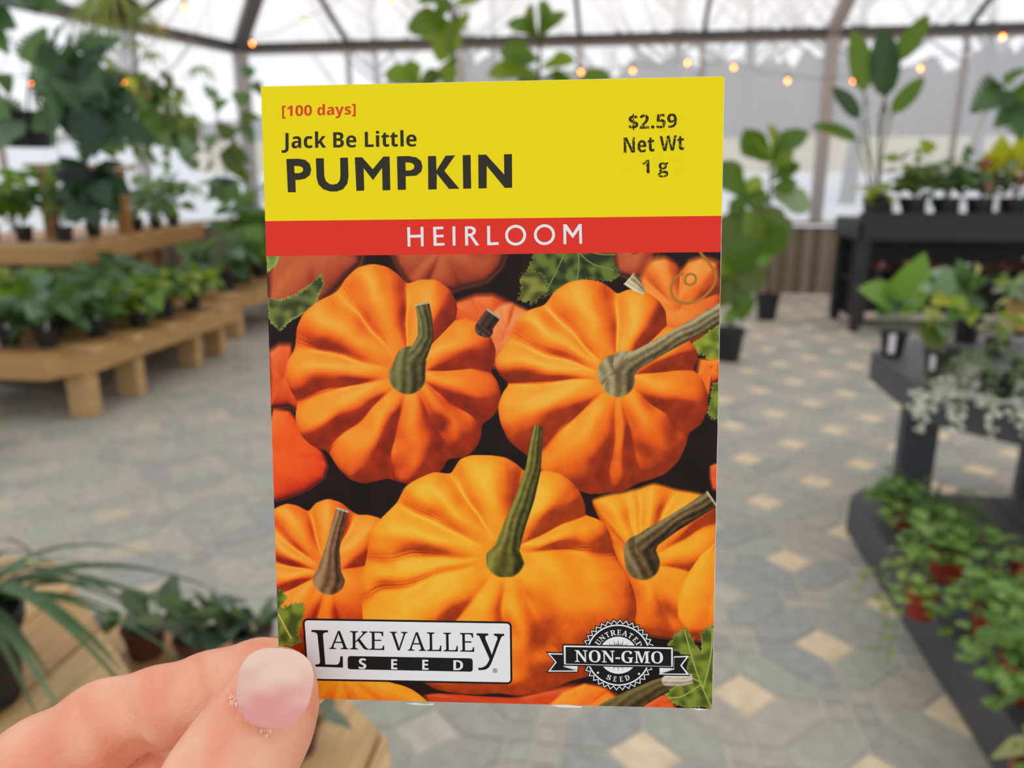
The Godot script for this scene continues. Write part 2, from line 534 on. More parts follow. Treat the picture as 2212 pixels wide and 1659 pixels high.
# ---------------------------------------------------------------- paved floor
func make_floor() -> void:
	var fl := structure("floor", "grey paved floor of hexagonal slabs with cream diamonds", "floor")
	var base := Geo.new()
	base.prism(PackedVector2Array(CORNERS), -0.12, -0.006)
	put("mortar_bed", base.mesh(), M.joint, fl)
	var a := 0.103          # half the diagonal of a diamond
	var h := 0.303          # half the spacing of the diamonds
	var c := 0.078          # the little squares
	var gap := 0.0045
	var outlines := {
		"diamond_paver": PackedVector2Array([Vector2(a, 0), Vector2(0, a), Vector2(-a, 0), Vector2(0, -a)]),
		"hexagon_paver": PackedVector2Array([Vector2(a, 0), Vector2(h - c, 0), Vector2(h - c, c), Vector2(c, h - c), Vector2(0, h - c), Vector2(0, a)]),
		"square_paver": PackedVector2Array([Vector2(0, 0), Vector2(c, 0), Vector2(c, c), Vector2(0, c)]),
	}
	var geos := {}
	var shapes := {}
	for k in outlines:
		var inset: Array = Geometry2D.offset_polygon(outlines[k], -gap)
		var g := Geo.new()
		g.prism(inset[0], -0.012, 0.0, 0.003)
		geos[k] = g
		shapes[k] = g.mesh()
	var pieces := []
	rng.seed = 21
	for i in range(-32, 24):
		for j in range(-26, 8):
			var at := Vector2(0.70 + 0.303 * i, -3.60 + 0.302 * j)
			if at.y < -10.8 or at.y > -1.0 or at.x < -7.0 or at.x > 7.0 or at.x < -5.4 - (at.y + 10.93) * 0.2575 + 0.1:
				continue
			var mid := Vector3(at.x, 0, at.y)
			if (i + j) % 2 == 0:
				pieces.append([(mid - EYE).length(), "diamond_paver", at, 0.0])
				for q in 4:
					pieces.append([(mid + Vector3(0.12, 0, 0.12).rotated(Vector3.UP, -q * PI / 2) - EYE).length(), "hexagon_paver", at, -q * PI / 2])
			else:
				for q in 4:
					pieces.append([(mid - EYE).length(), "square_paver", at, -q * PI / 2])
	pieces.sort_custom(func(p, q): return p[0] < q[0])
	var shown := {}
	var rest := {}
	for p in pieces:
		var tone: String
		if p[1] == "diamond_paver":
			var warm: float = p[2].x + rng.randfn(0.0, 0.25)
			tone = "paver_cream" if warm > 0.35 else "paver_light" if warm > -0.9 else ["paver_sand", "paver0", "paver2"][rng.randi() % 3]
		else:
			tone = "paver%d" % (rng.randi() % 6)
		var xf := Transform3D(Basis(Vector3.UP, p[3]) * Basis(Vector3.RIGHT, rng.randfn(0, 0.004)), Vector3(p[2].x, rng.randfn(0, 0.0006), p[2].y))
		var eye: Vector3 = Basis.from_euler(Vector3(deg_to_rad(-14.8), deg_to_rad(8.5), 0)).inverse() * (xf.origin - EYE)
		var seen := eye.z < -0.5 and absf(eye.x / eye.z) < 0.75 and absf(eye.y / eye.z) < 0.58
		if seen and shown.get(p[1], 0) < 300:
			shown[p[1]] = shown.get(p[1], 0) + 1
			put(p[1], shapes[p[1]], M[tone], fl, xf)
		else:
			if not rest.has(tone):
				rest[tone] = Geo.new()
			rest[tone].add(geos[p[1]], xf)
	for tone in rest:
		put("far_pavers", rest[tone].mesh(), M[tone], fl).set_meta("kind", "stuff")



# ---------------------------------------------------------------- the seed packet
# Everything printed on the packet is laid out in millimetres from its top left corner, x to the right and y down.
const DOTS := 13.0                 # printed dots per millimetre of the photograph on the packet
const PHOTO_TOP := 30.3            # where the printed photograph begins
var ink := PackedByteArray()
var ink_w := 0
var ink_h := 0
var fleck := FastNoiseLite.new()
var drift := FastNoiseLite.new()       # slow and smooth
var packet: Node3D


func pts(flat: Array) -> PackedVector2Array:
	var out := PackedVector2Array()
	for i in range(0, flat.size(), 2):
		out.append(Vector2(flat[i], flat[i + 1]))
	return out


func dab(i: int, r: float, g: float, b: float, a: float) -> void:      # lays a colour (0 to 255) over dot i
	var k := i * 3
	ink[k] = int(clampf(lerpf(ink[k], r, a), 0, 255))
	ink[k + 1] = int(clampf(lerpf(ink[k + 1], g, a), 0, 255))
	ink[k + 2] = int(clampf(lerpf(ink[k + 2], b, a), 0, 255))


func area(box: Rect2) -> Rect2i:
	var x0 := clampi(int((box.position.x) * DOTS), 0, ink_w)
	var y0 := clampi(int((box.position.y - PHOTO_TOP) * DOTS), 0, ink_h)
	var x1 := clampi(int(box.end.x * DOTS) + 2, 0, ink_w)
	var y1 := clampi(int((box.end.y - PHOTO_TOP) * DOTS) + 2, 0, ink_h)
	return Rect2i(x0, y0, maxi(0, x1 - x0), maxi(0, y1 - y0))


func bounds(p: PackedVector2Array, grow := 0.0) -> Rect2:
	var r := Rect2(p[0], Vector2.ZERO)
	for q in p:
		r = r.expand(q)
	return r.grow(grow)


# The picture of one ribbed pumpkin: its outline, the place of its stalk, where its grooves meet the outline, its inks from dark to light.
func print_pumpkin(outline: PackedVector2Array, hub: Vector2, grooves: PackedVector2Array, inks: Array, soft := 0.12, relief := 1.0, dim := 1.0) -> void:
	var bins := 720
	var reach := PackedFloat32Array()
	reach.resize(bins + 1)
	for b in bins:
		var d := Vector2.from_angle(TAU * b / bins)
		var best := 0.5
		for i in outline.size():
			var p := outline[i] - hub
			var e := outline[(i + 1) % outline.size()] - outline[i]
			var den := d.cross(e)
			if absf(den) < 1e-6:
				continue
			var s := p.cross(e) / den
			var t := p.cross(d) / den
			if t >= 0.0 and t <= 1.0 and s > best:
				best = s
		reach[b] = best
	for turn in 2:      # round off the traced corners
		var copy := reach.duplicate()
		for b in bins:
			reach[b] = (copy[(b + bins - 3) % bins] + copy[(b + bins - 1) % bins] + 2.0 * copy[b] + copy[(b + 1) % bins] + copy[(b + 3) % bins]) / 6.0
	reach[bins] = reach[0]
	var size := 0.0
	for b in bins:
		size += reach[b] / bins
	var cuts := []
	for q in grooves:
		cuts.append(fposmod((q - hub).angle(), TAU))
	cuts.sort()
	var swell := PackedFloat32Array()      # the ribs' roundness by angle
	swell.resize(bins + 1)
	for b in bins + 1:
		var ang := TAU * b / bins
		var lo: float = cuts[cuts.size() - 1] - TAU
		var hi: float = cuts[0]
		for k in cuts.size():
			if ang >= cuts[k]:
				lo = cuts[k]
				hi = cuts[k + 1] if k + 1 < cuts.size() else cuts[0] + TAU
		var w := (ang - lo) / maxf(hi - lo, 0.01)
		swell[b] = pow(maxf(0.0, sin(PI * w)), 0.8) * minf(1.0, (hi - lo) / 0.6)
	var eased := swell.duplicate()
	for b in bins + 1:
		eased[b] = (swell[(b + bins - 9) % bins] + 2.0 * swell[(b + bins - 5) % bins] + 2.0 * swell[(b + bins - 2) % bins] + 2.0 * swell[b % bins] + 2.0 * swell[(b + 2) % bins] + 2.0 * swell[(b + 5) % bins] + swell[(b + 9) % bins]) / 12.0
	swell = eased
	for b in bins + 1:
		reach[b] *= 1.0 + 0.045 * relief * (swell[b] - 0.75)
	var wave := rng.randf() * 100.0
	var a := area(bounds(outline, soft))
	if a.size.x < 2 or a.size.y < 2:
		return
	var hgt := PackedFloat32Array()
	hgt.resize(a.size.x * a.size.y)
	var far := PackedFloat32Array()
	far.resize(hgt.size())
	for y in a.size.y:
		var py := (a.position.y + y + 0.5) / DOTS + PHOTO_TOP - hub.y
		for x in a.size.x:
			var px := (a.position.x + x + 0.5) / DOTS - hub.x
			var r := sqrt(px * px + py * py)
			var fb := fposmod(atan2(py, px), TAU) / TAU * bins
			var b := int(fb)
			var rr := lerpf(reach[b], reach[b + 1], fb - b)
			var t := r / rr
			var k := y * a.size.x + x
			far[k] = (1.0 - t) * rr
			if t > 1.25:
				hgt[k] = -0.4 * size
				continue
			var q := (minf(t, 1.0) - 0.42) / 0.585
			var dome := sqrt(maxf(0.0, 1.0 - q * q)) if t > 0.42 else 1.0 - 0.32 * q * q
			var rise := clampf((t - 0.12) / 0.62, 0.0, 1.0)
			rise = rise * rise * (3.0 - 2.0 * rise)
			# the grooves wander a little and the ribs are not all alike
			var sb := fposmod(fb + 5.0 * drift.get_noise_2d(px + wave, py) + 9.0 * (1.0 - t) * (1.0 - t), bins)
			var sw := lerpf(swell[int(sb)], swell[int(sb) + 1], sb - int(sb))
			hgt[k] = size * (0.55 * dome + 0.42 * relief * (sw - 1.0) * rise * (0.55 + 0.45 * t) * (1.0 + 0.3 * drift.get_noise_2d(py, px + wave)) + 0.02 * drift.get_noise_2d(px * 0.8, py * 0.8 + wave))
	for y in range(1, a.size.y - 1):
		for x in range(1, a.size.x - 1):
			var k := y * a.size.x + x
			if far[k] < -soft:
				continue
			var gx := (hgt[k + 1] - hgt[k - 1]) * DOTS * 0.5
			var gy := (hgt[k + a.size.x] - hgt[k - a.size.x]) * DOTS * 0.5
			var inv := 1.0 / sqrt(1.0 + gx * gx + gy * gy)
			var lit := (0.34 * gx + 0.62 * gy + 0.70) * inv           # printed light from the upper left
			var ox := a.position.x + x
			var oy := a.position.y + y
			var grain := fleck.get_noise_2d(ox * 13.0 / DOTS, oy * 13.0 / DOTS)
			var s := clampf(0.20 + 0.82 * maxf(lit, 0.0) + 0.07 * grain + 0.10 * (inv - 0.6), 0.0, 0.999) * dim
			var sheen := clampf((lit - 0.93) * 7.0, 0.0, 1.0) * 0.30
			var f := s * (inks.size() - 1)
			var i0 := int(f)
			var c0: Color = inks[i0]
			var c1: Color = inks[mini(i0 + 1, inks.size() - 1)]
			var c := c0.lerp(c1, f - i0).lerp(Color(1.0, 0.86, 0.62), sheen)
			var m := 272.0 * (1.0 + rng.randf_range(-0.05, 0.05))
			dab(oy * ink_w + ox, c.r * m, c.g * m, c.b * m, clampf((far[k] + soft) / (2.0 * soft), 0.0, 1.0))


# A stalk: a ribbed bar that follows a line, with its widths, and inks for the shaded side, the body and the light side.
func print_stalk(line: PackedVector2Array, widths: Array, dark: Color, body: Color, light: Color, cut := true) -> void:
	var a := area(bounds(line, 3.5))
	for y in a.size.y:
		for x in a.size.x:
			var p := Vector2((a.position.x + x + 0.5) / DOTS, (a.position.y + y + 0.5) / DOTS + PHOTO_TOP)
			var best := 1e9
			var side := 0.0
			var along := 0.0
			for i in line.size() - 1:
				var e := line[i + 1] - line[i]
				var t := clampf((p - line[i]).dot(e) / e.length_squared(), 0.0, 1.0)
				if i == line.size() - 2 and (p - line[i]).dot(e) > e.length_squared():
					continue
				var off := p - line[i] - e * t
				var w: float = lerpf(widths[i], widths[i + 1], t)
				if off.length() / w < best:
					best = off.length() / w
					side = off.dot(Vector2(-e.y, e.x).normalized()) / w
					along = i + t
			if best > 1.06:
				continue
			var ridge := 0.5 + 0.5 * sin(side * 9.0 + 2.5 * drift.get_noise_2d(p.x, p.y) + along * 0.5)
			var s := clampf(0.52 - 0.46 * side + 0.42 * (ridge - 0.5) + 0.18 * fleck.get_noise_2d(p.x * 30.0, p.y * 30.0) + rng.randf_range(-0.08, 0.08), 0.0, 1.0)
			var c := dark.lerp(body, s * 2.0) if s < 0.5 else body.lerp(light, s * 2.0 - 1.0)
			if cut and along > line.size() - 1.12:
				c = c.lerp(Color(0.86, 0.82, 0.68), 0.75)
			dab((a.position.y + y) * ink_w + a.position.x + x, c.r * 255, c.g * 255, c.b * 255, clampf((1.06 - best) * 8.0, 0.0, 1.0))


func print_leaf(outline: PackedVector2Array, dark: Color, light: Color, rim: Color, jag := 0.5, vein := Vector2(1, 0)) -> void:
	var a := area(bounds(outline, 0.8))
	for y in a.size.y:
		for x in a.size.x:
			var p := Vector2((a.position.x + x + 0.5) / DOTS, (a.position.y + y + 0.5) / DOTS + PHOTO_TOP)
			var q := p + Vector2(fleck.get_noise_2d(p.x * 70.0, p.y * 70.0), fleck.get_noise_2d(p.y * 70.0 + 90.0, p.x * 70.0)) * jag
			if not Geometry2D.is_point_in_polygon(q, outline):
				continue
			var edge := 9.0
			for i in outline.size():
				edge = minf(edge, q.distance_to(Geometry2D.get_closest_point_to_segment(q, outline[i], outline[(i + 1) % outline.size()])))
			var s := clampf(0.5 + 0.9 * drift.get_noise_2d(p.x * 3.0, p.y * 3.0) + 0.12 * sin((p.x * vein.y - p.y * vein.x) * 3.0 + 2.0 * fleck.get_noise_2d(p.x * 9.0, p.y * 9.0)) + rng.randf_range(-0.07, 0.07), 0.0, 1.0)
			var c := dark.lerp(light, s)
			if edge < 0.35:
				c = c.lerp(rim, 0.4)
			dab((a.position.y + y) * ink_w + a.position.x + x, c.r * 255, c.g * 255, c.b * 255, 1.0)


func print_line(line: PackedVector2Array, w: float, c: Color) -> void:
	for turn in 2:       # round its corners
		var fine := PackedVector2Array([line[0]])
		for i in line.size() - 1:
			fine.append(line[i].lerp(line[i + 1], 0.25))
			fine.append(line[i].lerp(line[i + 1], 0.75))
		fine.append(line[line.size() - 1])
		line = fine
	var a := area(bounds(line, w))
	for y in a.size.y:
		for x in a.size.x:
			var p := Vector2((a.position.x + x + 0.5) / DOTS, (a.position.y + y + 0.5) / DOTS + PHOTO_TOP)
			var best := 1e9
			for i in line.size() - 1:
				best = minf(best, p.distance_to(Geometry2D.get_closest_point_to_segment(p, line[i], line[i + 1])))
			if best < w:
				dab((a.position.y + y) * ink_w + a.position.x + x, c.r * 255, c.g * 255, c.b * 255, clampf((w - best) / w * 2.0, 0.0, 1.0))


func printed_photo() -> ImageTexture:
	rng.seed = 4
	drift.seed = 8
	drift.frequency = 0.11
	drift.fractal_type = FastNoiseLite.FRACTAL_NONE
	ink_w = int(PACKET_W * DOTS)
	ink_h = int((PACKET_H - PHOTO_TOP) * DOTS)
	ink.resize(ink_w * ink_h * 3)
	fleck.seed = 3
	fleck.frequency = 0.02
	fleck.fractal_octaves = 3
	for y in ink_h:       # the dark gaps between the fruit
		for x in ink_w:
			var k := y * ink_w + x
			var s := fleck.get_noise_2d(x * 7.0 / DOTS, y * 7.0 / DOTS)
			ink[k * 3] = int(26 + 12 * s)
			ink[k * 3 + 1] = int(9 + 6 * s)
			ink[k * 3 + 2] = int(6 + 5 * s)
	var orange := [srgb(70, 14, 4), srgb(150, 40, 8), srgb(214, 76, 14), srgb(238, 108, 22), srgb(247, 134, 30), srgb(252, 158, 48)]
	var amber := [srgb(84, 20, 2), srgb(166, 56, 6), srgb(224, 96, 10), srgb(242, 128, 18), srgb(249, 152, 28), srgb(253, 176, 46)]
	var red := [srgb(52, 10, 4), srgb(112, 24, 8), srgb(176, 46, 14), srgb(208, 66, 20), srgb(224, 84, 28), srgb(232, 104, 44)]
	var dusk := [srgb(58, 24, 16), srgb(100, 38, 22), srgb(142, 52, 28), srgb(168, 68, 36), srgb(188, 88, 48), srgb(200, 104, 58)]
	# fruit and leaves at the back, out of focus in the print
	print_pumpkin(pts([0.59, 29.13, 7.51, 28.63, 18.36, 29.29, 17.73, 32.07, 14.82, 34.56, 12.46, 37.07, 9.51, 39.87, 4.29, 40.41, 0.25, 39.82]), pts([8.37, 28.64])[0], pts([0.34, 37.00, 9.51, 39.87, 17.73, 31.79]), dusk, 1.1, 0.5)
	print_pumpkin(pts([23.18, 29.34, 33.07, 28.60, 45.06, 28.99, 43.68, 33.11, 40.87, 35.30, 35.23, 36.93, 30.14, 37.18, 26.20, 35.48, 24.54, 32.68]), pts([33.07, 28.32])[0], pts([26.20, 35.48, 30.14, 37.18, 36.64, 36.66, 43.12, 33.38]), dusk, 0.9, 0.7)
	print_pumpkin(pts([34.36, 39.43, 38.60, 37.78, 41.97, 37.80, 45.33, 39.21, 47.55, 42.00, 46.97, 48.44, 44.15, 50.12, 41.32, 50.68, 37.94, 48.42, 35.16, 43.35]), pts([41.37, 43.38])[0], pts([38.60, 38.06, 45.32, 39.49, 41.33, 50.40]), red, 0.6, 0.7)
	print_pumpkin(pts([40.47, 42.81, 43.02, 39.75, 45.55, 39.21, 48.34, 40.61, 49.45, 43.40, 48.32, 50.12, 43.24, 51.25, 40.98, 51.25]), pts([44.12, 45.62])[0], pts([43.02, 39.75, 46.39, 39.49, 41.55, 50.68]), [srgb(120, 40, 14), srgb(170, 62, 22), srgb(206, 86, 34), srgb(226, 106, 48), srgb(236, 124, 64), srgb(240, 140, 80)], 0.4, 0.5)
	print_pumpkin(pts([63.81, 29.17, 67.63, 28.93, 71.73, 29.79, 70.96, 33.59, 67.69, 35.21, 64.39, 34.09]), pts([67.65, 30.84])[0], pts([64.39, 34.09, 70.96, 33.59]), dusk, 0.8, 0.5)
	print_pumpkin(pts([67.71, 37.40, 68.77, 33.85, 70.66, 31.82, 73.11, 31.29, 75.30, 32.53, 75.86, 33.63, 77.19, 31.87, 79.62, 31.35, 82.34, 32.32, 84.07, 37.50, 83.62, 42.42, 78.79, 46.82, 74.68, 46.26, 69.97, 43.48]), pts([75.69, 40.74])[0], pts([75.72, 33.35, 68.78, 34.12, 83.80, 37.50]), [srgb(70, 18, 6), srgb(140, 44, 12), srgb(196, 76, 20), srgb(224, 100, 28), srgb(238, 124, 40), srgb(244, 146, 60)], 0.7, 0.9)
	print_leaf(pts([48.35, 37.29, 46.68, 35.34, 48.36, 33.14, 50.03, 29.31, 54.46, 29.08, 59.42, 29.13, 63.81, 29.44, 64.11, 32.72, 65.49, 34.10, 63.30, 35.73, 59.44, 35.15, 55.58, 36.23, 51.69, 38.41]), srgb(44, 52, 22), srgb(104, 124, 48), srgb(126, 140, 60), 0.6, Vector2(0.4, 1))
	print_leaf(pts([46.39, 38.94, 47.23, 36.72, 46.96, 34.51, 49.19, 33.42, 51.69, 34.54, 51.97, 37.31, 49.46, 39.51]), srgb(70, 70, 26), srgb(140, 142, 58), srgb(150, 150, 70), 0.8)
	for vein in [[56.66, 29.10, 59.43, 32.41, 63.84, 33.54], [55.56, 29.09, 53.91, 33.19, 51.69, 37.31], [57.21, 29.10, 57.78, 32.39, 57.24, 35.69], [57.77, 29.66, 61.07, 30.78, 64.09, 30.81]]:
		print_line(pts(vein), 0.16, srgb(124, 140, 66))
	print_line(pts([78.51, 29.58, 79.07, 30.39, 80.72, 32.31, 82.39, 34.77, 81.35, 37.21, 79.21, 39.11, 76.50, 39.78, 74.57, 38.81, 74.00, 36.89, 74.79, 34.98, 76.14, 34.31]), 0.32, srgb(176, 120, 40))
	print_line(pts([76.71, 36.09, 76.56, 35.00, 77.23, 34.32, 78.32, 34.46, 78.66, 35.42, 78.08, 36.23, 77.13, 36.37, 76.71, 35.82]), 0.28, srgb(176, 120, 40))
	print_leaf(pts([-0.01, 29.68, 3.17, 29.71, 1.94, 32.22, 0.16, 33.61]), srgb(96, 128, 52), srgb(140, 162, 76), srgb(196, 200, 110), 0.3)
	print_leaf(pts([0.16, 38.12, 2.90, 38.42, 5.83, 37.31, 8.18, 35.64, 10.54, 33.69, 10.91, 35.94, 9.86, 37.62, 9.53, 39.30, 7.17, 40.99, 4.22, 42.68, 2.14, 44.38, 0.03, 42.09]), srgb(58, 66, 30), srgb(116, 124, 62), srgb(196, 204, 96), 0.45, Vector2(1, -0.5))
	print_pumpkin(pts([-0.02, 48.08, 2.07, 46.66, 4.40, 46.66, 5.17, 50.09, 4.76, 54.11, 6.06, 59.88, 3.76, 58.44, -0.07, 58.74]), pts([2.75, 52.96])[0], pts([-0.06, 58.45, 4.40, 46.66]), red, 0.7, 0.4)
	print_pumpkin(pts([0.23, 58.74, 3.73, 59.31, 6.55, 63.36, 9.96, 67.42, 10.78, 69.75, 9.84, 72.11, 6.84, 74.19, 3.25, 75.70, 0.25, 76.62, -0.78, 71.60]), pts([-0.61, 66.61])[0], pts([10.48, 69.76, 0.52, 58.74, 0.26, 76.32]), [srgb(70, 8, 4), srgb(130, 22, 6), srgb(190, 44, 10), srgb(222, 66, 14), srgb(238, 88, 22), srgb(244, 104, 34)], 0.35, 0.3)
	print_leaf(pts([76.35, 47.92, 78.78, 46.27, 80.94, 44.62, 83.09, 42.97, 83.23, 50.43, 81.03, 49.87, 79.92, 48.76, 78.27, 48.48]), srgb(96, 112, 28), srgb(152, 164, 48), srgb(166, 180, 70), 0.4, Vector2(1, 0.4))
	print_leaf(pts([81.66, 54.04, 83.29, 53.48, 83.43, 60.75, 81.77, 60.48, 80.79, 59.36, 81.44, 57.39]), srgb(84, 104, 26), srgb(140, 150, 48), srgb(150, 160, 60), 0.5)
	print_pumpkin(pts([79.39, 49.59, 83.21, 49.59, 83.29, 53.48, 81.66, 54.04, 81.16, 56.83, 78.89, 52.65]), pts([81.61, 51.26])[0], pts([83.21, 49.59, 81.16, 56.83]), orange, 0.5, 0.3, 0.85)
	# at the lower right and the bottom
	print_pumpkin(pts([59.70, 75.52, 65.72, 73.99, 71.41, 72.48, 75.68, 73.32, 79.95, 74.44, 83.38, 76.45, 84.15, 87.30, 83.29, 102.22, 77.54, 102.34, 68.84, 101.01, 65.85, 90.55, 63.49, 83.45]), pts([69.57, 87.52])[0], pts([59.99, 75.81, 66.60, 76.62, 68.89, 77.19, 75.69, 73.61, 83.43, 79.08, 83.64, 90.27, 76.67, 101.76, 68.83, 99.50]), amber, 0.4, 0.75, 0.92)
	print_pumpkin(pts([82.66, 83.49, 80.14, 85.88, 77.64, 89.77, 75.98, 94.27, 76.32, 97.85, 78.08, 100.22, 80.97, 100.76, 82.96, 99.52, 84.96, 99.18, 84.64, 83.17]), pts([83.51, 83.18])[0], pts([81.54, 100.45, 76.11, 93.37, 84.96, 99.18]), amber, 0.2, 0.7)
	print_pumpkin(pts([81.56, 69.21, 82.67, 68.62, 83.81, 69.19, 83.91, 74.41, 82.20, 73.55, 81.65, 71.52]), pts([83.85, 71.21])[0], pts([81.65, 71.52, 83.90, 74.12]), red, 0.3, 0.3)
	print_pumpkin(pts([26.75, 112.71, 33.37, 113.79, 45.35, 114.10, 56.03, 111.36, 61.92, 111.22, 66.04, 113.57, 67.24, 116.61, 51.30, 117.66, 30.30, 118.24]), pts([57.82, 118.10])[0], pts([33.37, 113.79, 46.54, 114.07, 60.15, 111.26]), red, 0.6, 0.6, 0.62)
	print_pumpkin(pts([51.89, 115.79, 54.85, 112.62, 58.98, 110.98, 63.09, 111.80, 65.46, 113.89, 64.89, 116.67, 51.89, 117.03]), pts([58.41, 116.23])[0], pts([56.03, 111.98, 63.69, 112.40]), orange, 0.3, 0.6, 0.85)
	print_pumpkin(pts([69.86, 115.31, 70.72, 113.45, 73.04, 112.47, 75.38, 113.32, 76.29, 115.75, 70.17, 116.22]), pts([72.78, 115.23])[0], pts([70.72, 113.45, 75.68, 113.93]), red, 0.3, 0.3)
	print_stalk(pts([63.71, 116.70, 67.80, 114.13, 72.45, 111.57, 76.50, 109.94, 77.65, 109.30]), [2.4, 2.1, 1.7, 1.5, 1.5], srgb(46, 34, 16), srgb(92, 76, 36), srgb(128, 112, 62))
	print_leaf(pts([74.09, 103.62, 75.79, 100.87, 77.79, 99.63, 79.56, 102.60, 80.74, 104.38, 80.40, 100.78, 82.65, 98.63, 83.54, 115.56, 81.21, 115.01, 78.61, 115.38, 75.69, 114.54, 73.92, 112.75, 77.36, 109.61, 78.47, 106.25, 76.71, 104.47]), srgb(74, 88, 22), srgb(132, 146, 44), srgb(160, 172, 84), 0.5, Vector2(0.5, 1))
	for vein in [[82.96, 115.57, 79.96, 108.94, 77.51, 100.23], [80.55, 110.15, 77.05, 108.41, 74.68, 104.21], [81.15, 111.35, 82.49, 105.25, 82.68, 99.83], [80.56, 110.75, 77.13, 113.28, 74.80, 113.34]]:
		print_line(pts(vein), 0.16, srgb(170, 176, 92))
	print_stalk(pts([74.47, 110.05, 76.79, 109.99, 79.10, 109.57]), [1.1, 1.15, 1.0], srgb(150, 128, 104), srgb(206, 190, 168), srgb(232, 220, 204), false)
	# the three in front and their neighbour at the left
	print_pumpkin(pts([-0.98, 78.84, 0.27, 77.92, 2.71, 76.98, 4.81, 77.26, 6.66, 78.21, 8.14, 76.69, 10.56, 76.00, 12.94, 76.64, 14.86, 77.91, 16.48, 78.76, 18.27, 78.86, 20.64, 79.65, 21.68, 88.23, 19.67, 99.25, 14.66, 106.78, -0.65, 107.12, -1.49, 94.72]), pts([10.20, 90.23])[0], pts([6.66, 78.21, 0.14, 81.85, 15.58, 78.80, 0.24, 88.55, 1.29, 94.06, 6.42, 106.65, 13.45, 106.49, 21.08, 88.24]), orange, 0.14, 0.8)
	print_leaf(pts([-0.53, 93.47, 1.30, 93.75, 2.16, 95.27, 0.57, 97.46, 3.04, 96.49, 5.19, 96.14, 5.59, 97.98, 4.77, 100.16, 4.10, 102.35, 4.66, 103.89, 3.11, 104.85, 0.03, 104.92, -0.86, 104.00]), srgb(72, 84, 22), srgb(134, 148, 46), srgb(164, 176, 86), 0.5, Vector2(0.4, 1))
	print_line(pts([0.38, 98.70, 1.39, 100.85, 2.69, 103.31]), 0.22, srgb(196, 196, 110))
	print_stalk(pts([10.32, 91.45, 10.52, 89.62, 11.23, 85.35, 12.23, 81.40, 13.36, 77.84]), [3.1, 2.2, 1.35, 1.2, 1.25], srgb(58, 34, 20), srgb(126, 88, 58), srgb(176, 140, 100))
	print_pumpkin(pts([5.34, 112.62, 6.43, 117.63, 30.55, 116.98, 28.47, 114.54, 25.48, 112.43, 22.46, 111.57, 14.56, 111.14]), pts([12.15, 109.95])[0], pts([10.13, 117.53, 15.04, 117.39, 21.45, 117.22, 28.47, 114.54]), amber, 0.15, 0.6)
	print_pumpkin(pts([14.82, 34.56, 17.14, 32.90, 20.00, 32.23, 22.84, 32.67, 25.09, 34.08, 26.20, 35.36, 28.76, 34.94, 31.58, 35.23, 34.10, 36.92, 35.49, 39.16, 35.75, 41.12, 34.83, 42.57, 36.87, 41.82, 39.40, 43.09, 41.36, 45.34, 42.47, 47.87, 42.46, 50.40, 41.94, 51.98, 42.86, 53.51, 43.27, 55.78, 42.98, 58.34, 41.83, 60.34, 40.16, 62.06, 39.95, 63.78, 38.94, 65.80, 36.91, 67.83, 35.04, 68.48, 33.75, 68.43, 31.99, 70.76, 29.08, 72.53, 26.75, 73.02, 23.86, 72.72, 21.82, 72.42, 19.78, 72.75, 17.44, 72.92, 15.12, 72.06, 12.82, 70.18, 10.31, 67.27, 7.65, 65.98, 5.66, 63.66, 4.58, 60.47, 4.72, 57.43, 3.70, 55.55, 3.20, 52.67, 3.42, 50.09, 4.51, 47.80, 4.57, 46.66, 5.35, 43.82, 6.87, 41.27, 9.53, 39.02, 12.17, 37.35, 13.11, 36.37]), pts([26.08, 51.81])[0], pts([26.20, 35.36, 34.83, 42.57, 41.94, 51.98, 40.16, 62.06, 34.38, 68.48, 21.82, 72.42, 10.31, 67.27, 4.72, 57.43, 4.57, 46.66, 13.11, 36.37]), orange)
	print_stalk(pts([26.06, 52.67, 26.68, 50.11, 28.28, 48.41, 29.60, 45.59, 29.50, 42.21, 28.98, 39.26]), [3.4, 2.9, 1.7, 1.45, 1.35, 1.3], srgb(46, 40, 20), srgb(96, 90, 46), srgb(138, 134, 84))
	print_pumpkin(pts([51.13, 39.38, 53.08, 37.31, 55.85, 35.81, 58.89, 35.28, 61.65, 35.58, 63.58, 36.61, 64.47, 37.44, 66.61, 36.85, 69.36, 37.41, 71.84, 39.07, 73.37, 41.01, 73.71, 43.49, 74.92, 43.77, 76.86, 45.71, 78.81, 47.93, 79.28, 49.59, 78.65, 51.48, 79.99, 52.93, 80.86, 55.72, 80.97, 58.51, 79.92, 61.61, 78.02, 63.48, 77.44, 65.29, 75.81, 68.14, 73.34, 70.72, 70.29, 72.46, 68.06, 73.11, 65.26, 74.52, 62.16, 74.98, 59.62, 74.63, 55.65, 72.88, 51.68, 71.18, 47.99, 68.04, 44.88, 64.62, 43.47, 61.19, 42.86, 58.34, 43.50, 55.49, 44.58, 54.07, 42.81, 52.66, 42.23, 50.68, 42.69, 48.99, 44.11, 46.75, 44.97, 44.51, 46.15, 42.97, 46.66, 42.00, 48.34, 40.61]), pts([64.53, 52.93])[0], pts([64.47, 37.44, 73.71, 43.49, 78.65, 51.48, 78.02, 63.48, 69.73, 72.64, 63.29, 74.88, 48.28, 68.18, 44.58, 54.07, 44.54, 45.62, 51.13, 39.38]), [srgb(70, 14, 2), srgb(152, 46, 6), srgb(218, 84, 10), srgb(241, 116, 18), srgb(250, 142, 30), srgb(254, 168, 52)])
	print_stalk(pts([64.82, 53.49, 64.53, 52.09, 65.90, 50.69, 68.11, 49.72, 73.31, 46.81, 78.74, 43.78, 83.59, 41.05]), [3.0, 3.4, 2.6, 1.7, 1.5, 1.55, 1.7], srgb(70, 58, 34), srgb(128, 114, 76), srgb(186, 172, 128), false)
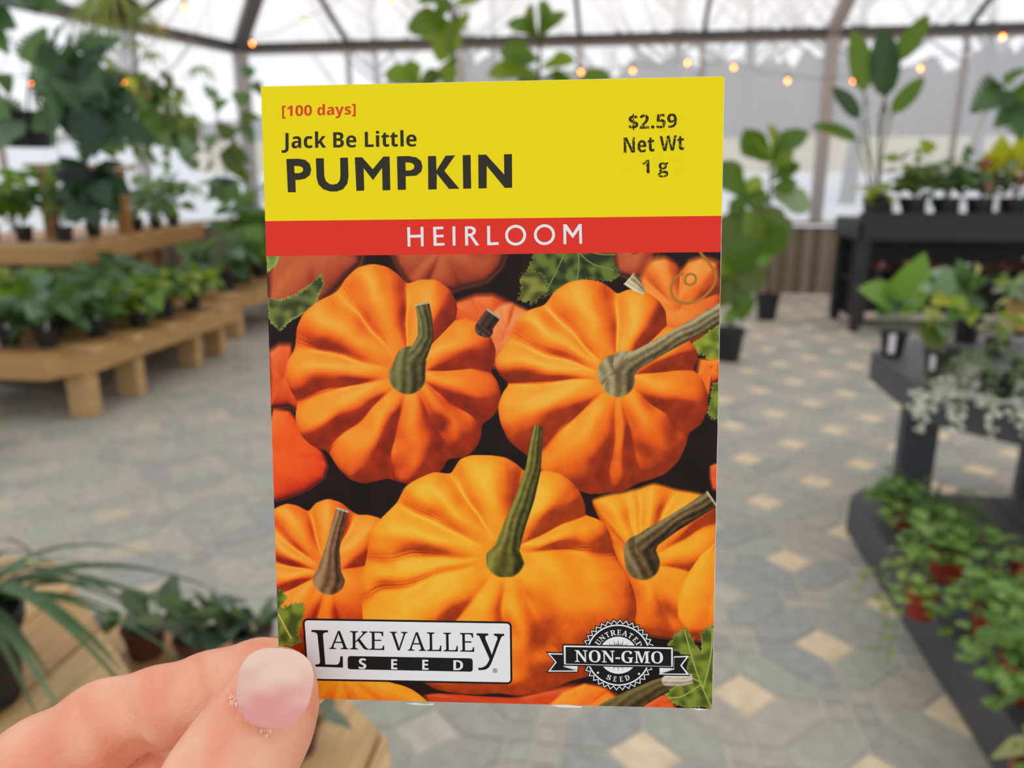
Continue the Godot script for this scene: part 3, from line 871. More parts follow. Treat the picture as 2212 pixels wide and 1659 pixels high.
	print_stalk(pts([40.80, 44.49, 40.24, 43.93, 42.23, 41.14]), [1.2, 1.5, 1.5], srgb(34, 20, 16), srgb(64, 44, 36), srgb(96, 70, 60))
	print_stalk(pts([69.08, 37.41, 67.98, 36.31, 66.59, 35.06]), [0.5, 1.1, 1.4], srgb(120, 96, 60), srgb(200, 180, 140), srgb(232, 222, 192))
	print_pumpkin(pts([23.14, 76.48, 20.71, 79.50, 18.57, 82.23, 18.17, 84.04, 16.95, 88.00, 16.43, 91.35, 16.15, 94.41, 16.15, 97.17, 16.70, 99.93, 18.41, 105.14, 22.56, 109.70, 30.37, 112.93, 39.37, 113.79, 45.35, 113.95, 50.70, 113.04, 56.03, 111.36, 60.15, 109.73, 64.52, 105.65, 67.68, 100.43, 68.51, 96.20, 68.19, 93.50, 67.30, 90.53, 65.59, 87.28, 64.77, 84.97, 63.77, 82.26, 62.60, 79.91, 60.86, 78.75, 59.42, 78.53, 59.18, 76.70, 58.25, 74.65, 56.52, 72.61, 54.21, 70.87, 51.90, 70.24, 49.58, 70.32, 47.90, 70.10, 46.40, 68.88, 44.37, 67.86, 41.47, 67.56, 37.98, 67.47, 35.63, 68.07, 33.70, 70.68, 30.92, 70.52, 27.36, 72.27, 25.27, 73.48]), pts([43.70, 86.10])[0], pts([33.70, 70.68, 47.90, 70.10, 59.42, 78.53, 64.77, 84.97, 56.03, 111.36, 42.66, 113.86, 26.76, 111.78, 16.12, 95.64, 17.10, 88.00, 23.44, 76.47]), amber, 0.12, 0.85)
	print_stalk(pts([43.99, 87.00, 44.44, 84.89, 45.92, 80.40, 47.83, 75.34, 49.30, 70.03, 49.88, 65.35, 50.32, 61.85]), [3.7, 2.3, 2.0, 1.75, 1.45, 1.1, 0.8], srgb(40, 40, 12), srgb(98, 92, 32), srgb(150, 142, 62), false)
	print_stalk(pts([69.57, 87.52, 68.97, 85.15, 70.96, 82.76, 74.92, 80.06, 79.43, 77.07, 82.23, 75.15]), [3.2, 2.9, 1.9, 1.6, 1.6, 1.7], srgb(34, 22, 10), srgb(92, 72, 42), srgb(150, 128, 84))
	var im := Image.create_from_data(ink_w, ink_h, false, Image.FORMAT_RGB8, ink)
	return ImageTexture.create_from_image(im)


func on_packet(p: Vector2, lift: float) -> Vector3:       # print millimetres to the packet's own metres
	return Vector3(p.x - PACKET_W / 2.0, PACKET_H / 2.0 - p.y, lift) / 1000.0


func flat_shape(g: Geo, poly: PackedVector2Array, lift: float) -> void:
	var t := Geometry2D.triangulate_polygon(poly)
	for i in range(0, t.size(), 3):
		var a := on_packet(poly[t[i]], lift)
		var b := on_packet(poly[t[i + 1]], lift)
		var d := on_packet(poly[t[i + 2]], lift)
		if (b - a).cross(d - a).z < 0.0:
			g.tri(a, d, b)
		else:
			g.tri(a, b, d)


func holed(outer: PackedVector2Array, hole: PackedVector2Array) -> PackedVector2Array:   # an outline with one counter, joined by a hairline
	if Geometry2D.is_polygon_clockwise(outer) == Geometry2D.is_polygon_clockwise(hole):
		hole.reverse()
	var bi := 0
	var bj := 0
	for i in outer.size():
		for j in hole.size():
			if outer[i].distance_to(hole[j]) < outer[bi].distance_to(hole[bj]):
				bi = i
				bj = j
	var best := PackedVector2Array()
	for slip in [0.006, 0.02, -0.006, -0.02]:
		var out := PackedVector2Array()
		var before := outer[(bi + outer.size() - 1) % outer.size()]
		for i in outer.size():
			out.append(outer[(bi + i) % outer.size()])
		out.append(outer[bi] + (before - outer[bi]).normalized() * absf(slip))
		for j in hole.size():
			out.append(hole[(bj + j) % hole.size()])
		out[outer.size() + 1] = hole[bj] + (hole[(bj + 1) % hole.size()] - hole[bj]).normalized() * absf(slip)
		out.append(hole[bj])
		best = out
		if Geometry2D.triangulate_polygon(out).size() >= (out.size() - 2) * 3:
			break
	return best


func ring(c: Vector2, rx: float, ry: float, n := 48) -> PackedVector2Array:
	var out := PackedVector2Array()
	for i in n:
		out.append(c + Vector2(cos(TAU * i / n) * rx, sin(TAU * i / n) * ry))
	return out


# Lettering set in a font and fitted to a four-cornered box: top left, top right, bottom right, bottom left of its ink.
func letters(g: Geo, text: String, serif: bool, bold: bool, quad: PackedVector2Array, lift: float, spacing := 0.0) -> void:
	var font := SystemFont.new()
	font.font_names = PackedStringArray(["Droid Serif" if serif else "Droid Sans"])
	font.font_weight = 700 if bold else 400
	var tm := TextMesh.new()
	tm.text = text
	tm.font = font
	tm.font_size = 96
	tm.pixel_size = 0.01
	tm.depth = 0.0
	tm.curve_step = 1.0
	var arr := tm.get_mesh_arrays()
	var v: PackedVector3Array = arr[Mesh.ARRAY_VERTEX]
	var idx: PackedInt32Array = arr[Mesh.ARRAY_INDEX]
	var lo := Vector2(1e9, 1e9)
	var hi := -lo
	for i in idx:
		lo = lo.min(Vector2(v[i].x, v[i].y))
		hi = hi.max(Vector2(v[i].x, v[i].y))
	for i in range(0, idx.size(), 3):
		var q := []
		for k in 3:
			var p := v[idx[i + k]]
			var s := (p.x - lo.x) / (hi.x - lo.x)
			var t := (hi.y - p.y) / (hi.y - lo.y)
			q.append(on_packet(quad[0].lerp(quad[1], s).lerp(quad[3].lerp(quad[2], s), t), lift))
		if (q[1] - q[0]).cross(q[2] - q[0]).z < 0.0:
			g.tri(q[0], q[2], q[1])
		else:
			g.tri(q[0], q[1], q[2])


func rounded(quad: PackedVector2Array, radius: float, inset := 0.0) -> PackedVector2Array:
	var q := PackedVector2Array()
	var mid := (quad[0] + quad[1] + quad[2] + quad[3]) / 4.0
	for i in 4:
		var a := quad[(i + 3) % 4]
		var b := quad[i]
		var d := quad[(i + 1) % 4]
		var x := (a - b).normalized()
		var y := (d - b).normalized()
		var corner := b + (x + y) * inset
		var r := maxf(radius - inset, 0.05)
		for k in 7:
			var t := k / 6.0 * PI / 2.0
			q.append(corner + x * r * (1.0 - sin(t)) + y * r * (1.0 - cos(t)))
	return q


func make_packet() -> void:
	packet = thing("seed_packet", "yellow and red paper pumpkin seed packet held up by a hand", "seed packet")
	packet.transform = Transform3D(Basis(Vector3(0.99571966, 0.0140132, -0.09135637), Vector3(-0.02931632, 0.98528373, -0.16839395), Vector3(0.08765221, 0.1703514, 0.9814772)), Vector3(-0.02404424, 1.46030547, -0.13422082))
	var w := PACKET_W / 2000.0
	var h := PACKET_H / 2000.0
	# the paper envelope: 1.1 mm thick, white at its cut edges, with a slightly worn left and bottom edge
	var body := Geo.new()
	body.box(Vector3(0, 0, -0.00065), Vector3(w * 2.0, h * 2.0, 0.0011), 0.0003)
	put("envelope", body.mesh(), mat("paper", srgb(238, 234, 226), 0.7), packet, Transform3D(), "white paper edge of the envelope")
	var crease := noise_map(0.006, Color.BLACK, Color.WHITE, 3, FastNoiseLite.TYPE_SIMPLEX_SMOOTH, 512, 3.0)
	var coat := {"normal_enabled": true, "normal_texture": crease, "normal_scale": 0.12, "uv1_triplanar": true, "uv1_scale": Vector3(9, 9, 9), "metallic_specular": 0.3}
	var coated := func(called: String, c: Color, rough := 0.5) -> StandardMaterial3D: return mat(called, c, rough, coat)
	coated.call("ink_yellow", srgb(248, 226, 0))
	coated.call("ink_red", srgb(232, 52, 36))
	coated.call("ink_white", srgb(240, 240, 242))
	coated.call("ink_black", srgb(22, 20, 18))
	coated.call("ink_charcoal", srgb(46, 44, 34))
	coated.call("ink_stamp", srgb(44, 42, 18), 0.6)
	coated.call("ink_label_red", srgb(224, 66, 40))
	var edge := func(x: float, side: int) -> float:      # the cut edges run a little unevenly
		return side * (w - 0.00012 - 0.00010 * absf(fleck.get_noise_1d(x * 9000.0 + side * 50.0)))
	fleck.seed = 3
	fleck.frequency = 0.02
	var sheet := func(v0: float, v1: float) -> Geo:
		var g := Geo.new()
		var rows := []
		var n := 40
		for i in n + 1:
			var v := lerpf(v0, v1, float(i) / n)
			var y := PACKET_H / 2000.0 - v / 1000.0
			var l: float = edge.call(y, -1)
			var r: float = edge.call(y, 1)
			rows.append(PackedVector3Array([Vector3(r, y, 0), Vector3(l, y, 0)]))
			g.u.append(Vector2(0.5 + r / (2.0 * w), float(i) / n))
			g.u.append(Vector2(0.5 + l / (2.0 * w), float(i) / n))
		g.grid(rows)
		return g
	var y1: float = pts([41.73, 24.16])[0].y
	var y2: float = pts([41.69, 30.53])[0].y
	var yellow := put("yellow_panel", sheet.call(0.15, y1).mesh(), M.ink_yellow, packet, Transform3D(), "plain yellow upper panel")
	var band := put("red_band", sheet.call(y1, y2).mesh(), M.ink_red, packet, Transform3D(), "red band across the packet")
	var photo := mat("printed_photograph", Color.WHITE, 0.46, {"metallic_specular": 0.3})
	photo.albedo_texture = printed_photo()
	photo.texture_repeat = false
	var pg: Geo = sheet.call(y2, PACKET_H - 0.15)
	for i in pg.u.size():
		pg.u[i] = Vector2((pg.v[i].x * 1000.0 + PACKET_W / 2.0) / PACKET_W, ((PACKET_H / 2.0 - pg.v[i].y * 1000.0) - PHOTO_TOP) / (PACKET_H - PHOTO_TOP))
	put("pumpkin_photograph", pg.mesh(), photo, packet, Transform3D(), "printed photograph of small orange pumpkins")
	# wording on the yellow panel
	var g := Geo.new()
	letters(g, "[100 days]", false, true, pts([3.94, 3.48, 17.46, 3.40, 17.41, 5.95, 3.86, 6.10]), 0.02)
	put("days_lettering", g.mesh(), M.ink_label_red, yellow, Transform3D(), "red lettering [100 days]")
	g = Geo.new()
	letters(g, "Jack Be Little", false, true, pts([3.66, 8.23, 28.42, 8.32, 28.43, 11.98, 3.59, 11.94]), 0.02)
	put("variety_lettering", g.mesh(), M.ink_charcoal, yellow, Transform3D(), "dark lettering Jack Be Little")
	g = Geo.new()
	flat_shape(g, holed(pts([4.44, 13.05, 6.66, 13.04, 7.93, 13.26, 8.73, 13.94, 9.00, 14.95, 8.74, 15.96, 7.84, 16.62, 6.67, 16.83, 6.01, 16.82, 6.02, 19.03, 4.55, 19.01]), pts([5.85, 14.30, 6.85, 14.36, 7.38, 14.59, 7.53, 15.00, 7.29, 15.44, 6.75, 15.62, 5.89, 15.60])), 0.02)
	flat_shape(g, pts([9.91, 13.02, 11.38, 13.02, 11.39, 16.22, 11.67, 17.12, 12.35, 17.65, 13.04, 17.75, 13.74, 17.60, 14.22, 17.05, 14.36, 16.27, 14.39, 13.00, 15.82, 12.98, 15.86, 16.29, 15.60, 17.63, 14.76, 18.63, 13.59, 18.99, 12.43, 18.98, 11.16, 18.58, 10.26, 17.67, 9.94, 16.43]), 0.02)
	flat_shape(g, pts([17.09, 12.96, 18.43, 12.96, 20.34, 15.12, 22.32, 12.91, 23.47, 12.90, 23.50, 18.90, 22.07, 18.90, 22.05, 14.88, 20.35, 17.07, 18.67, 14.88, 18.70, 18.90, 17.26, 18.93]), 0.02)
	flat_shape(g, holed(pts([24.80, 12.90, 26.98, 12.89, 28.34, 13.14, 29.18, 13.81, 29.44, 14.82, 29.20, 15.70, 28.30, 16.36, 27.15, 16.45, 26.35, 16.44, 26.35, 18.85, 24.86, 18.87]), pts([26.34, 13.99, 27.30, 14.05, 27.82, 14.35, 27.98, 14.75, 27.79, 15.19, 27.23, 15.45, 26.36, 15.44])), 0.02)
	flat_shape(g, pts([30.47, 12.95, 31.93, 12.95, 31.97, 15.52, 33.66, 12.93, 35.39, 12.89, 33.40, 15.61, 36.10, 18.80, 34.21, 18.82, 32.03, 16.08, 31.97, 18.86, 30.44, 18.88]), 0.02)
	flat_shape(g, pts([36.75, 12.89, 38.18, 12.87, 38.24, 18.81, 36.79, 18.81]), 0.02)
	flat_shape(g, pts([39.56, 12.87, 40.97, 12.85, 44.22, 16.43, 44.20, 12.86, 45.62, 12.84, 45.64, 18.76, 44.33, 18.78, 41.07, 14.84, 41.04, 18.78, 39.56, 18.81]), 0.02)
	put("name_lettering", g.mesh(), M.ink_charcoal, yellow, Transform3D(), "bold dark lettering PUMPKIN")
	g = Geo.new()
	letters(g, "$2.59", false, true, pts([66.31, 6.27, 74.72, 6.15, 74.82, 8.89, 66.40, 9.08]), 0.02)
	letters(g, "Net Wt", false, true, pts([65.46, 10.31, 76.02, 10.03, 76.15, 12.64, 65.53, 13.03]), 0.02)
	letters(g, "1 g", false, true, pts([68.77, 14.26, 73.32, 14.20, 73.45, 17.30, 68.89, 17.37]), 0.02)
	put("price_stamp", g.mesh(), M.ink_stamp, yellow, Transform3D(), "black stamped price and net weight")
	var worn := Geo.new()      # specks where the stamp did not take
	rng.seed = 9
	var stamp := bounds(pts([65.60, 6.12, 75.97, 6.11, 76.13, 17.34, 65.70, 17.32]))
	for k in 420:
		var c := stamp.position + Vector2(rng.randf() * stamp.size.x, rng.randf() * stamp.size.y)
		var d := Vector2.from_angle(1.2 + rng.randfn(0, 0.5)) * rng.randf_range(0.05, 0.3)
		flat_shape(worn, PackedVector2Array([c - d, c + d.orthogonal() * 0.22, c + d, c - d.orthogonal() * 0.22]), 0.035)
	put("stamp_gaps", worn.mesh(), M.ink_yellow, yellow, Transform3D(), "bare yellow flecks in the stamped ink")
	# wording on the red band
	g = Geo.new()
	flat_shape(g, pts([26.47, 25.54, 27.01, 25.55, 27.01, 26.94, 28.94, 26.90, 28.92, 25.52, 29.47, 25.53, 29.44, 29.00, 28.96, 29.02, 28.94, 27.42, 27.02, 27.44, 27.02, 29.02, 26.51, 29.04]), 0.02)
	flat_shape(g, pts([31.22, 25.55, 33.10, 25.52, 33.12, 25.97, 31.76, 26.00, 31.80, 26.99, 33.13, 26.96, 33.13, 27.41, 31.82, 27.44, 31.85, 28.48, 33.27, 28.45, 33.29, 28.90, 31.27, 28.95]), 0.02)
	flat_shape(g, pts([34.75, 25.50, 35.28, 25.50, 35.29, 28.92, 34.78, 28.94]), 0.02)
	flat_shape(g, holed(pts([37.04, 25.52, 38.25, 25.51, 38.87, 25.81, 39.05, 26.33, 38.86, 26.89, 38.40, 27.15, 39.62, 28.92, 38.98, 28.96, 37.90, 27.28, 37.58, 27.28, 37.61, 28.94, 37.06, 28.96]), pts([37.56, 25.97, 38.18, 25.98, 38.50, 26.34, 38.24, 26.77, 37.58, 26.83])), 0.02)
	flat_shape(g, pts([41.06, 25.50, 41.61, 25.48, 41.63, 28.42, 43.14, 28.39, 43.16, 28.88, 41.08, 28.95]), 0.02)
	for c in [pts([46.23, 27.19])[0], pts([51.44, 27.15])[0]]:
		flat_shape(g, holed(ring(c, 1.90, 1.85), ring(c, 1.39, 1.35)), 0.02)
	flat_shape(g, pts([54.82, 25.36, 55.41, 25.34, 56.52, 26.96, 57.59, 25.32, 58.11, 25.33, 58.21, 28.83, 57.72, 28.84, 57.64, 26.30, 56.54, 27.85, 55.34, 26.34, 55.37, 28.87, 54.87, 28.88]), 0.02)
	put("heirloom_lettering", g.mesh(), M.ink_white, band, Transform3D(), "white lettering HEIRLOOM")
	make_label()
	make_seal()
	# torn paper where the print has come off at the edges
	for strip in [[24.52, 115.80, 26.86, 115.64, 28.47, 115.88, 30.27, 115.64, 30.08, 116.02, 26.85, 116.10], [52.62, 115.42, 55.42, 115.26, 58.58, 115.54, 58.40, 115.82, 54.37, 115.83], [78.53, 115.37, 80.43, 115.32, 82.15, 115.64, 80.26, 115.69]]:
		g = Geo.new()
		flat_shape(g, pts(strip), 0.03)
		put("torn_edge", g.mesh(), M.paper, packet, Transform3D(), "white scuff on the lower edge")


func make_label() -> void:
	var quad := pts([5.00, 99.34, 45.23, 99.21, 45.31, 111.49, 5.51, 111.71])
	var g := Geo.new()
	flat_shape(g, rounded(quad, 1.00), 0.02)
	var label := put("maker_label", g.mesh(), M.ink_black, packet, Transform3D(), "white maker's label with a black rounded border")
	g = Geo.new()
	flat_shape(g, rounded(quad, 1.00, 0.38), 0.035)
	put("label_panel", g.mesh(), M.ink_white, label, Transform3D(), "white maker's label")
	g = Geo.new()
	letters(g, "L", true, false, pts([6.67, 101.60, 12.70, 101.58, 12.68, 108.96, 7.30, 108.89]), 0.05)
	letters(g, "AKE", true, false, pts([10.15, 101.67, 20.81, 101.67, 20.77, 105.30, 10.06, 105.30]), 0.05)
	letters(g, "VALLE", true, false, pts([21.92, 101.63, 38.03, 101.59, 38.07, 105.26, 21.89, 105.32]), 0.05)
	letters(g, "y", true, false, pts([38.54, 101.60, 43.79, 101.61, 43.79, 108.87, 38.52, 108.83]), 0.05)
	put("maker_lettering", g.mesh(), M.ink_black, label, Transform3D(), "black lettering LAKE VALLEY")
	g = Geo.new()
	flat_shape(g, rounded(pts([13.64, 106.62, 37.77, 106.55, 37.75, 109.19, 13.58, 109.26]), 0.51), 0.05)
	put("seed_bar", g.mesh(), M.ink_black, label, Transform3D(), "black bar below the maker's name")
	g = Geo.new()
	letters(g, "S", false, true, pts([15.78, 107.01, 17.24, 107.02, 17.22, 109.15, 15.73, 109.15]), 0.065)
	letters(g, "E", false, true, pts([22.08, 107.05, 23.24, 107.06, 23.23, 109.05, 22.04, 109.04]), 0.065)
	letters(g, "E", false, true, pts([28.09, 107.01, 29.25, 107.02, 29.24, 109.01, 28.06, 109.00]), 0.065)
	letters(g, "D", false, true, pts([34.06, 106.97, 35.90, 106.97, 35.89, 108.93, 34.04, 108.94]), 0.065)
	put("seed_lettering", g.mesh(), M.ink_white, label, Transform3D(), "white lettering SEED")
	g = Geo.new()
	var c := pts([42.03, 108.85])[0]
	flat_shape(g, holed(ring(c, 0.46, 0.46, 24), ring(c, 0.37, 0.37, 24)), 0.05)
	letters(g, "R", true, true, pts([41.80, 108.60, 42.28, 108.61, 42.28, 109.12, 41.80, 109.11]), 0.05)
	put("trade_mark", g.mesh(), M.ink_black, label, Transform3D(), "small circled R")


func make_seal() -> void:
	var c := pts([65.25, 105.31])[0]
	var k := 1.52 / 100.0           # millimetres per unit of the seal's drawing
	var gear := func(tip: float, root: float) -> PackedVector2Array:
		var out := PackedVector2Array()
		for i in 72:
			out.append(c + Vector2.from_angle(TAU * (i + 0.5) / 72.0) * (tip if i % 2 == 0 else root) * k)
		return out
	var black := Geo.new()
	var white := Geo.new()
	flat_shape(black, gear.call(472.0, 432.0), 0.02)
	flat_shape(white, gear.call(456.0, 410.0), 0.03)
	flat_shape(black, gear.call(438.0, 394.0), 0.04)
	flat_shape(white, ring(c, 392 * k, 392 * k, 72), 0.05)
	flat_shape(black, ring(c, 374 * k, 374 * k, 72), 0.06)
	flat_shape(white, ring(c, 238 * k, 238 * k, 60), 0.07)
	for i in 40:       # the sunburst
		var d := Vector2.from_angle(TAU * i / 40.0)
		var o := d.orthogonal()
		var long := 208.0 if i % 2 == 0 else 170.0
		flat_shape(black, PackedVector2Array([c + d * 60 * k, c + (d * 110 + o * 8.5) * k, c + d * long * k, c + (d * 110 - o * 8.5) * k]), 0.08)
	# ribbon tails, their folds, the band
	flat_shape(black, pts([51.65, 104.94, 55.28, 104.99, 55.36, 107.61, 57.83, 108.32, 57.77, 108.90, 51.70, 109.07, 53.23, 106.95]), 0.025)
	flat_shape(black, pts([78.70, 104.89, 75.25, 105.10, 75.33, 107.58, 72.77, 108.54, 72.75, 109.13, 78.81, 109.08, 77.29, 107.05]), 0.025)
	flat_shape(white, pts([51.97, 105.19, 55.12, 105.22, 55.21, 107.73, 57.61, 108.44, 57.61, 108.70, 52.05, 108.84, 53.44, 106.95]), 0.035)
	flat_shape(white, pts([78.44, 105.12, 75.45, 105.32, 75.49, 107.69, 72.99, 108.63, 72.93, 108.89, 78.56, 108.84, 77.11, 107.05]), 0.035)
	flat_shape(black, pts([52.49, 105.44, 54.92, 105.46, 55.02, 107.81, 57.34, 108.48, 52.52, 108.59, 53.72, 106.96]), 0.045)
	flat_shape(black, pts([77.92, 105.40, 75.66, 105.54, 75.69, 107.85, 73.24, 108.69, 77.98, 108.61, 76.80, 107.04]), 0.045)
	flat_shape(white, pts([55.24, 107.22, 57.60, 107.26, 57.61, 108.34, 55.30, 107.71]), 0.055)
	flat_shape(white, pts([72.91, 107.27, 75.28, 107.31, 75.28, 107.73, 73.02, 108.57]), 0.055)
	flat_shape(black, pts([54.76, 103.37, 75.56, 103.34, 75.62, 107.58, 54.86, 107.59]), 0.085)
	flat_shape(white, pts([55.01, 103.61, 75.38, 103.57, 75.43, 107.30, 55.11, 107.32]), 0.095)
	flat_shape(black, pts([55.39, 103.91, 75.08, 103.87, 75.12, 107.21, 55.40, 107.18]), 0.105)
	letters(white, "NON-GMO", true, true, pts([57.09, 104.43, 73.53, 104.36, 73.62, 106.73, 57.16, 106.78]), 0.12)
	var arc := func(text: String, from: float, to: float, r_in: float, r_out: float, wide: float, below: bool) -> void:
		for i in text.length():
			var ang: float = deg_to_rad(lerpf(from, to, float(i) / (text.length() - 1)))
			var out := Vector2(sin(ang), -cos(ang)) if not below else Vector2(sin(ang), cos(ang))
			var side := Vector2(cos(ang), sin(ang)) if not below else Vector2(cos(ang), -sin(ang))
			var hw: float = wide * (0.72 if text[i] == "T" or text[i] == "E" else 1.0)
			var top: float = r_in if below else r_out
			var low: float = r_out if below else r_in
			letters(white, text[i], true, true, PackedVector2Array([c + (out * top - side * hw) * k, c + (out * top + side * hw) * k, c + (out * low + side * hw) * k, c + (out * low - side * hw) * k]), 0.075)
	arc.call("UNTREATED", -57.0, 60.0, 258.0, 326.0, 33.0, false)
	arc.call("SEED", -21.5, 21.5, 276.0, 340.0, 27.0, true)
	for d in [pts([61.48, 108.81])[0], pts([69.16, 108.84])[0]]:
		flat_shape(white, ring(d, 14 * k, 14 * k, 16), 0.075)
	var seal := put("round_seal", black.mesh(), M.ink_black, packet, Transform3D(), "black printing of the round toothed seal and ribbon")
	put("seal_lettering", white.mesh(), M.ink_white, seal, Transform3D(), "white lettering UNTREATED NON-GMO SEED of the round seal")



# ---------------------------------------------------------------- the hand
# A left hand, as bones with a radius at each end (metres). Each finger is a chain of its own and joins only the palm.
var chains := []        # [[a, b, ra, rb], ...] for thumb, fingers; the palm is last
var dents := []         # skin creases: a line on the surface, its depth and width


func capsule(p: Vector3, k: Array) -> float:
	var a: Vector3 = k[0]
	var e: Vector3 = k[1] - a
	var t := clampf((p - a).dot(e) / e.length_squared(), 0.0, 1.0)
	return p.distance_to(a + e * t) - lerpf(k[2], k[3], t)


func blend(a: float, b: float, k: float) -> float:
	var h := maxf(k - absf(a - b), 0.0) / k
	return minf(a, b) - h * h * k * 0.25


func flesh(p: Vector3, near: Array) -> float:       # distance to the skin, looking only at the bones listed in near
	var palm := 1.0
	for k in near[near.size() - 1]:
		palm = blend(palm, capsule(p, k), 0.014)
	var all := palm
	for c in near.size() - 1:
		if near[c].is_empty():
			continue
		var d := 1.0
		for k in near[c]:
			d = blend(d, capsule(p, k), 0.0035)
		all = minf(all, blend(d, palm, 0.009))
	for q in dents:
		var e: Vector3 = q[1] - q[0]
		var t := clampf((p - q[0]).dot(e) / e.length_squared(), 0.0, 1.0)
		var r: float = p.distance_squared_to(q[0] + e * t) / (q[3] * q[3])
		if r < 6.0:
			all += q[2] * exp(-r)
	return all


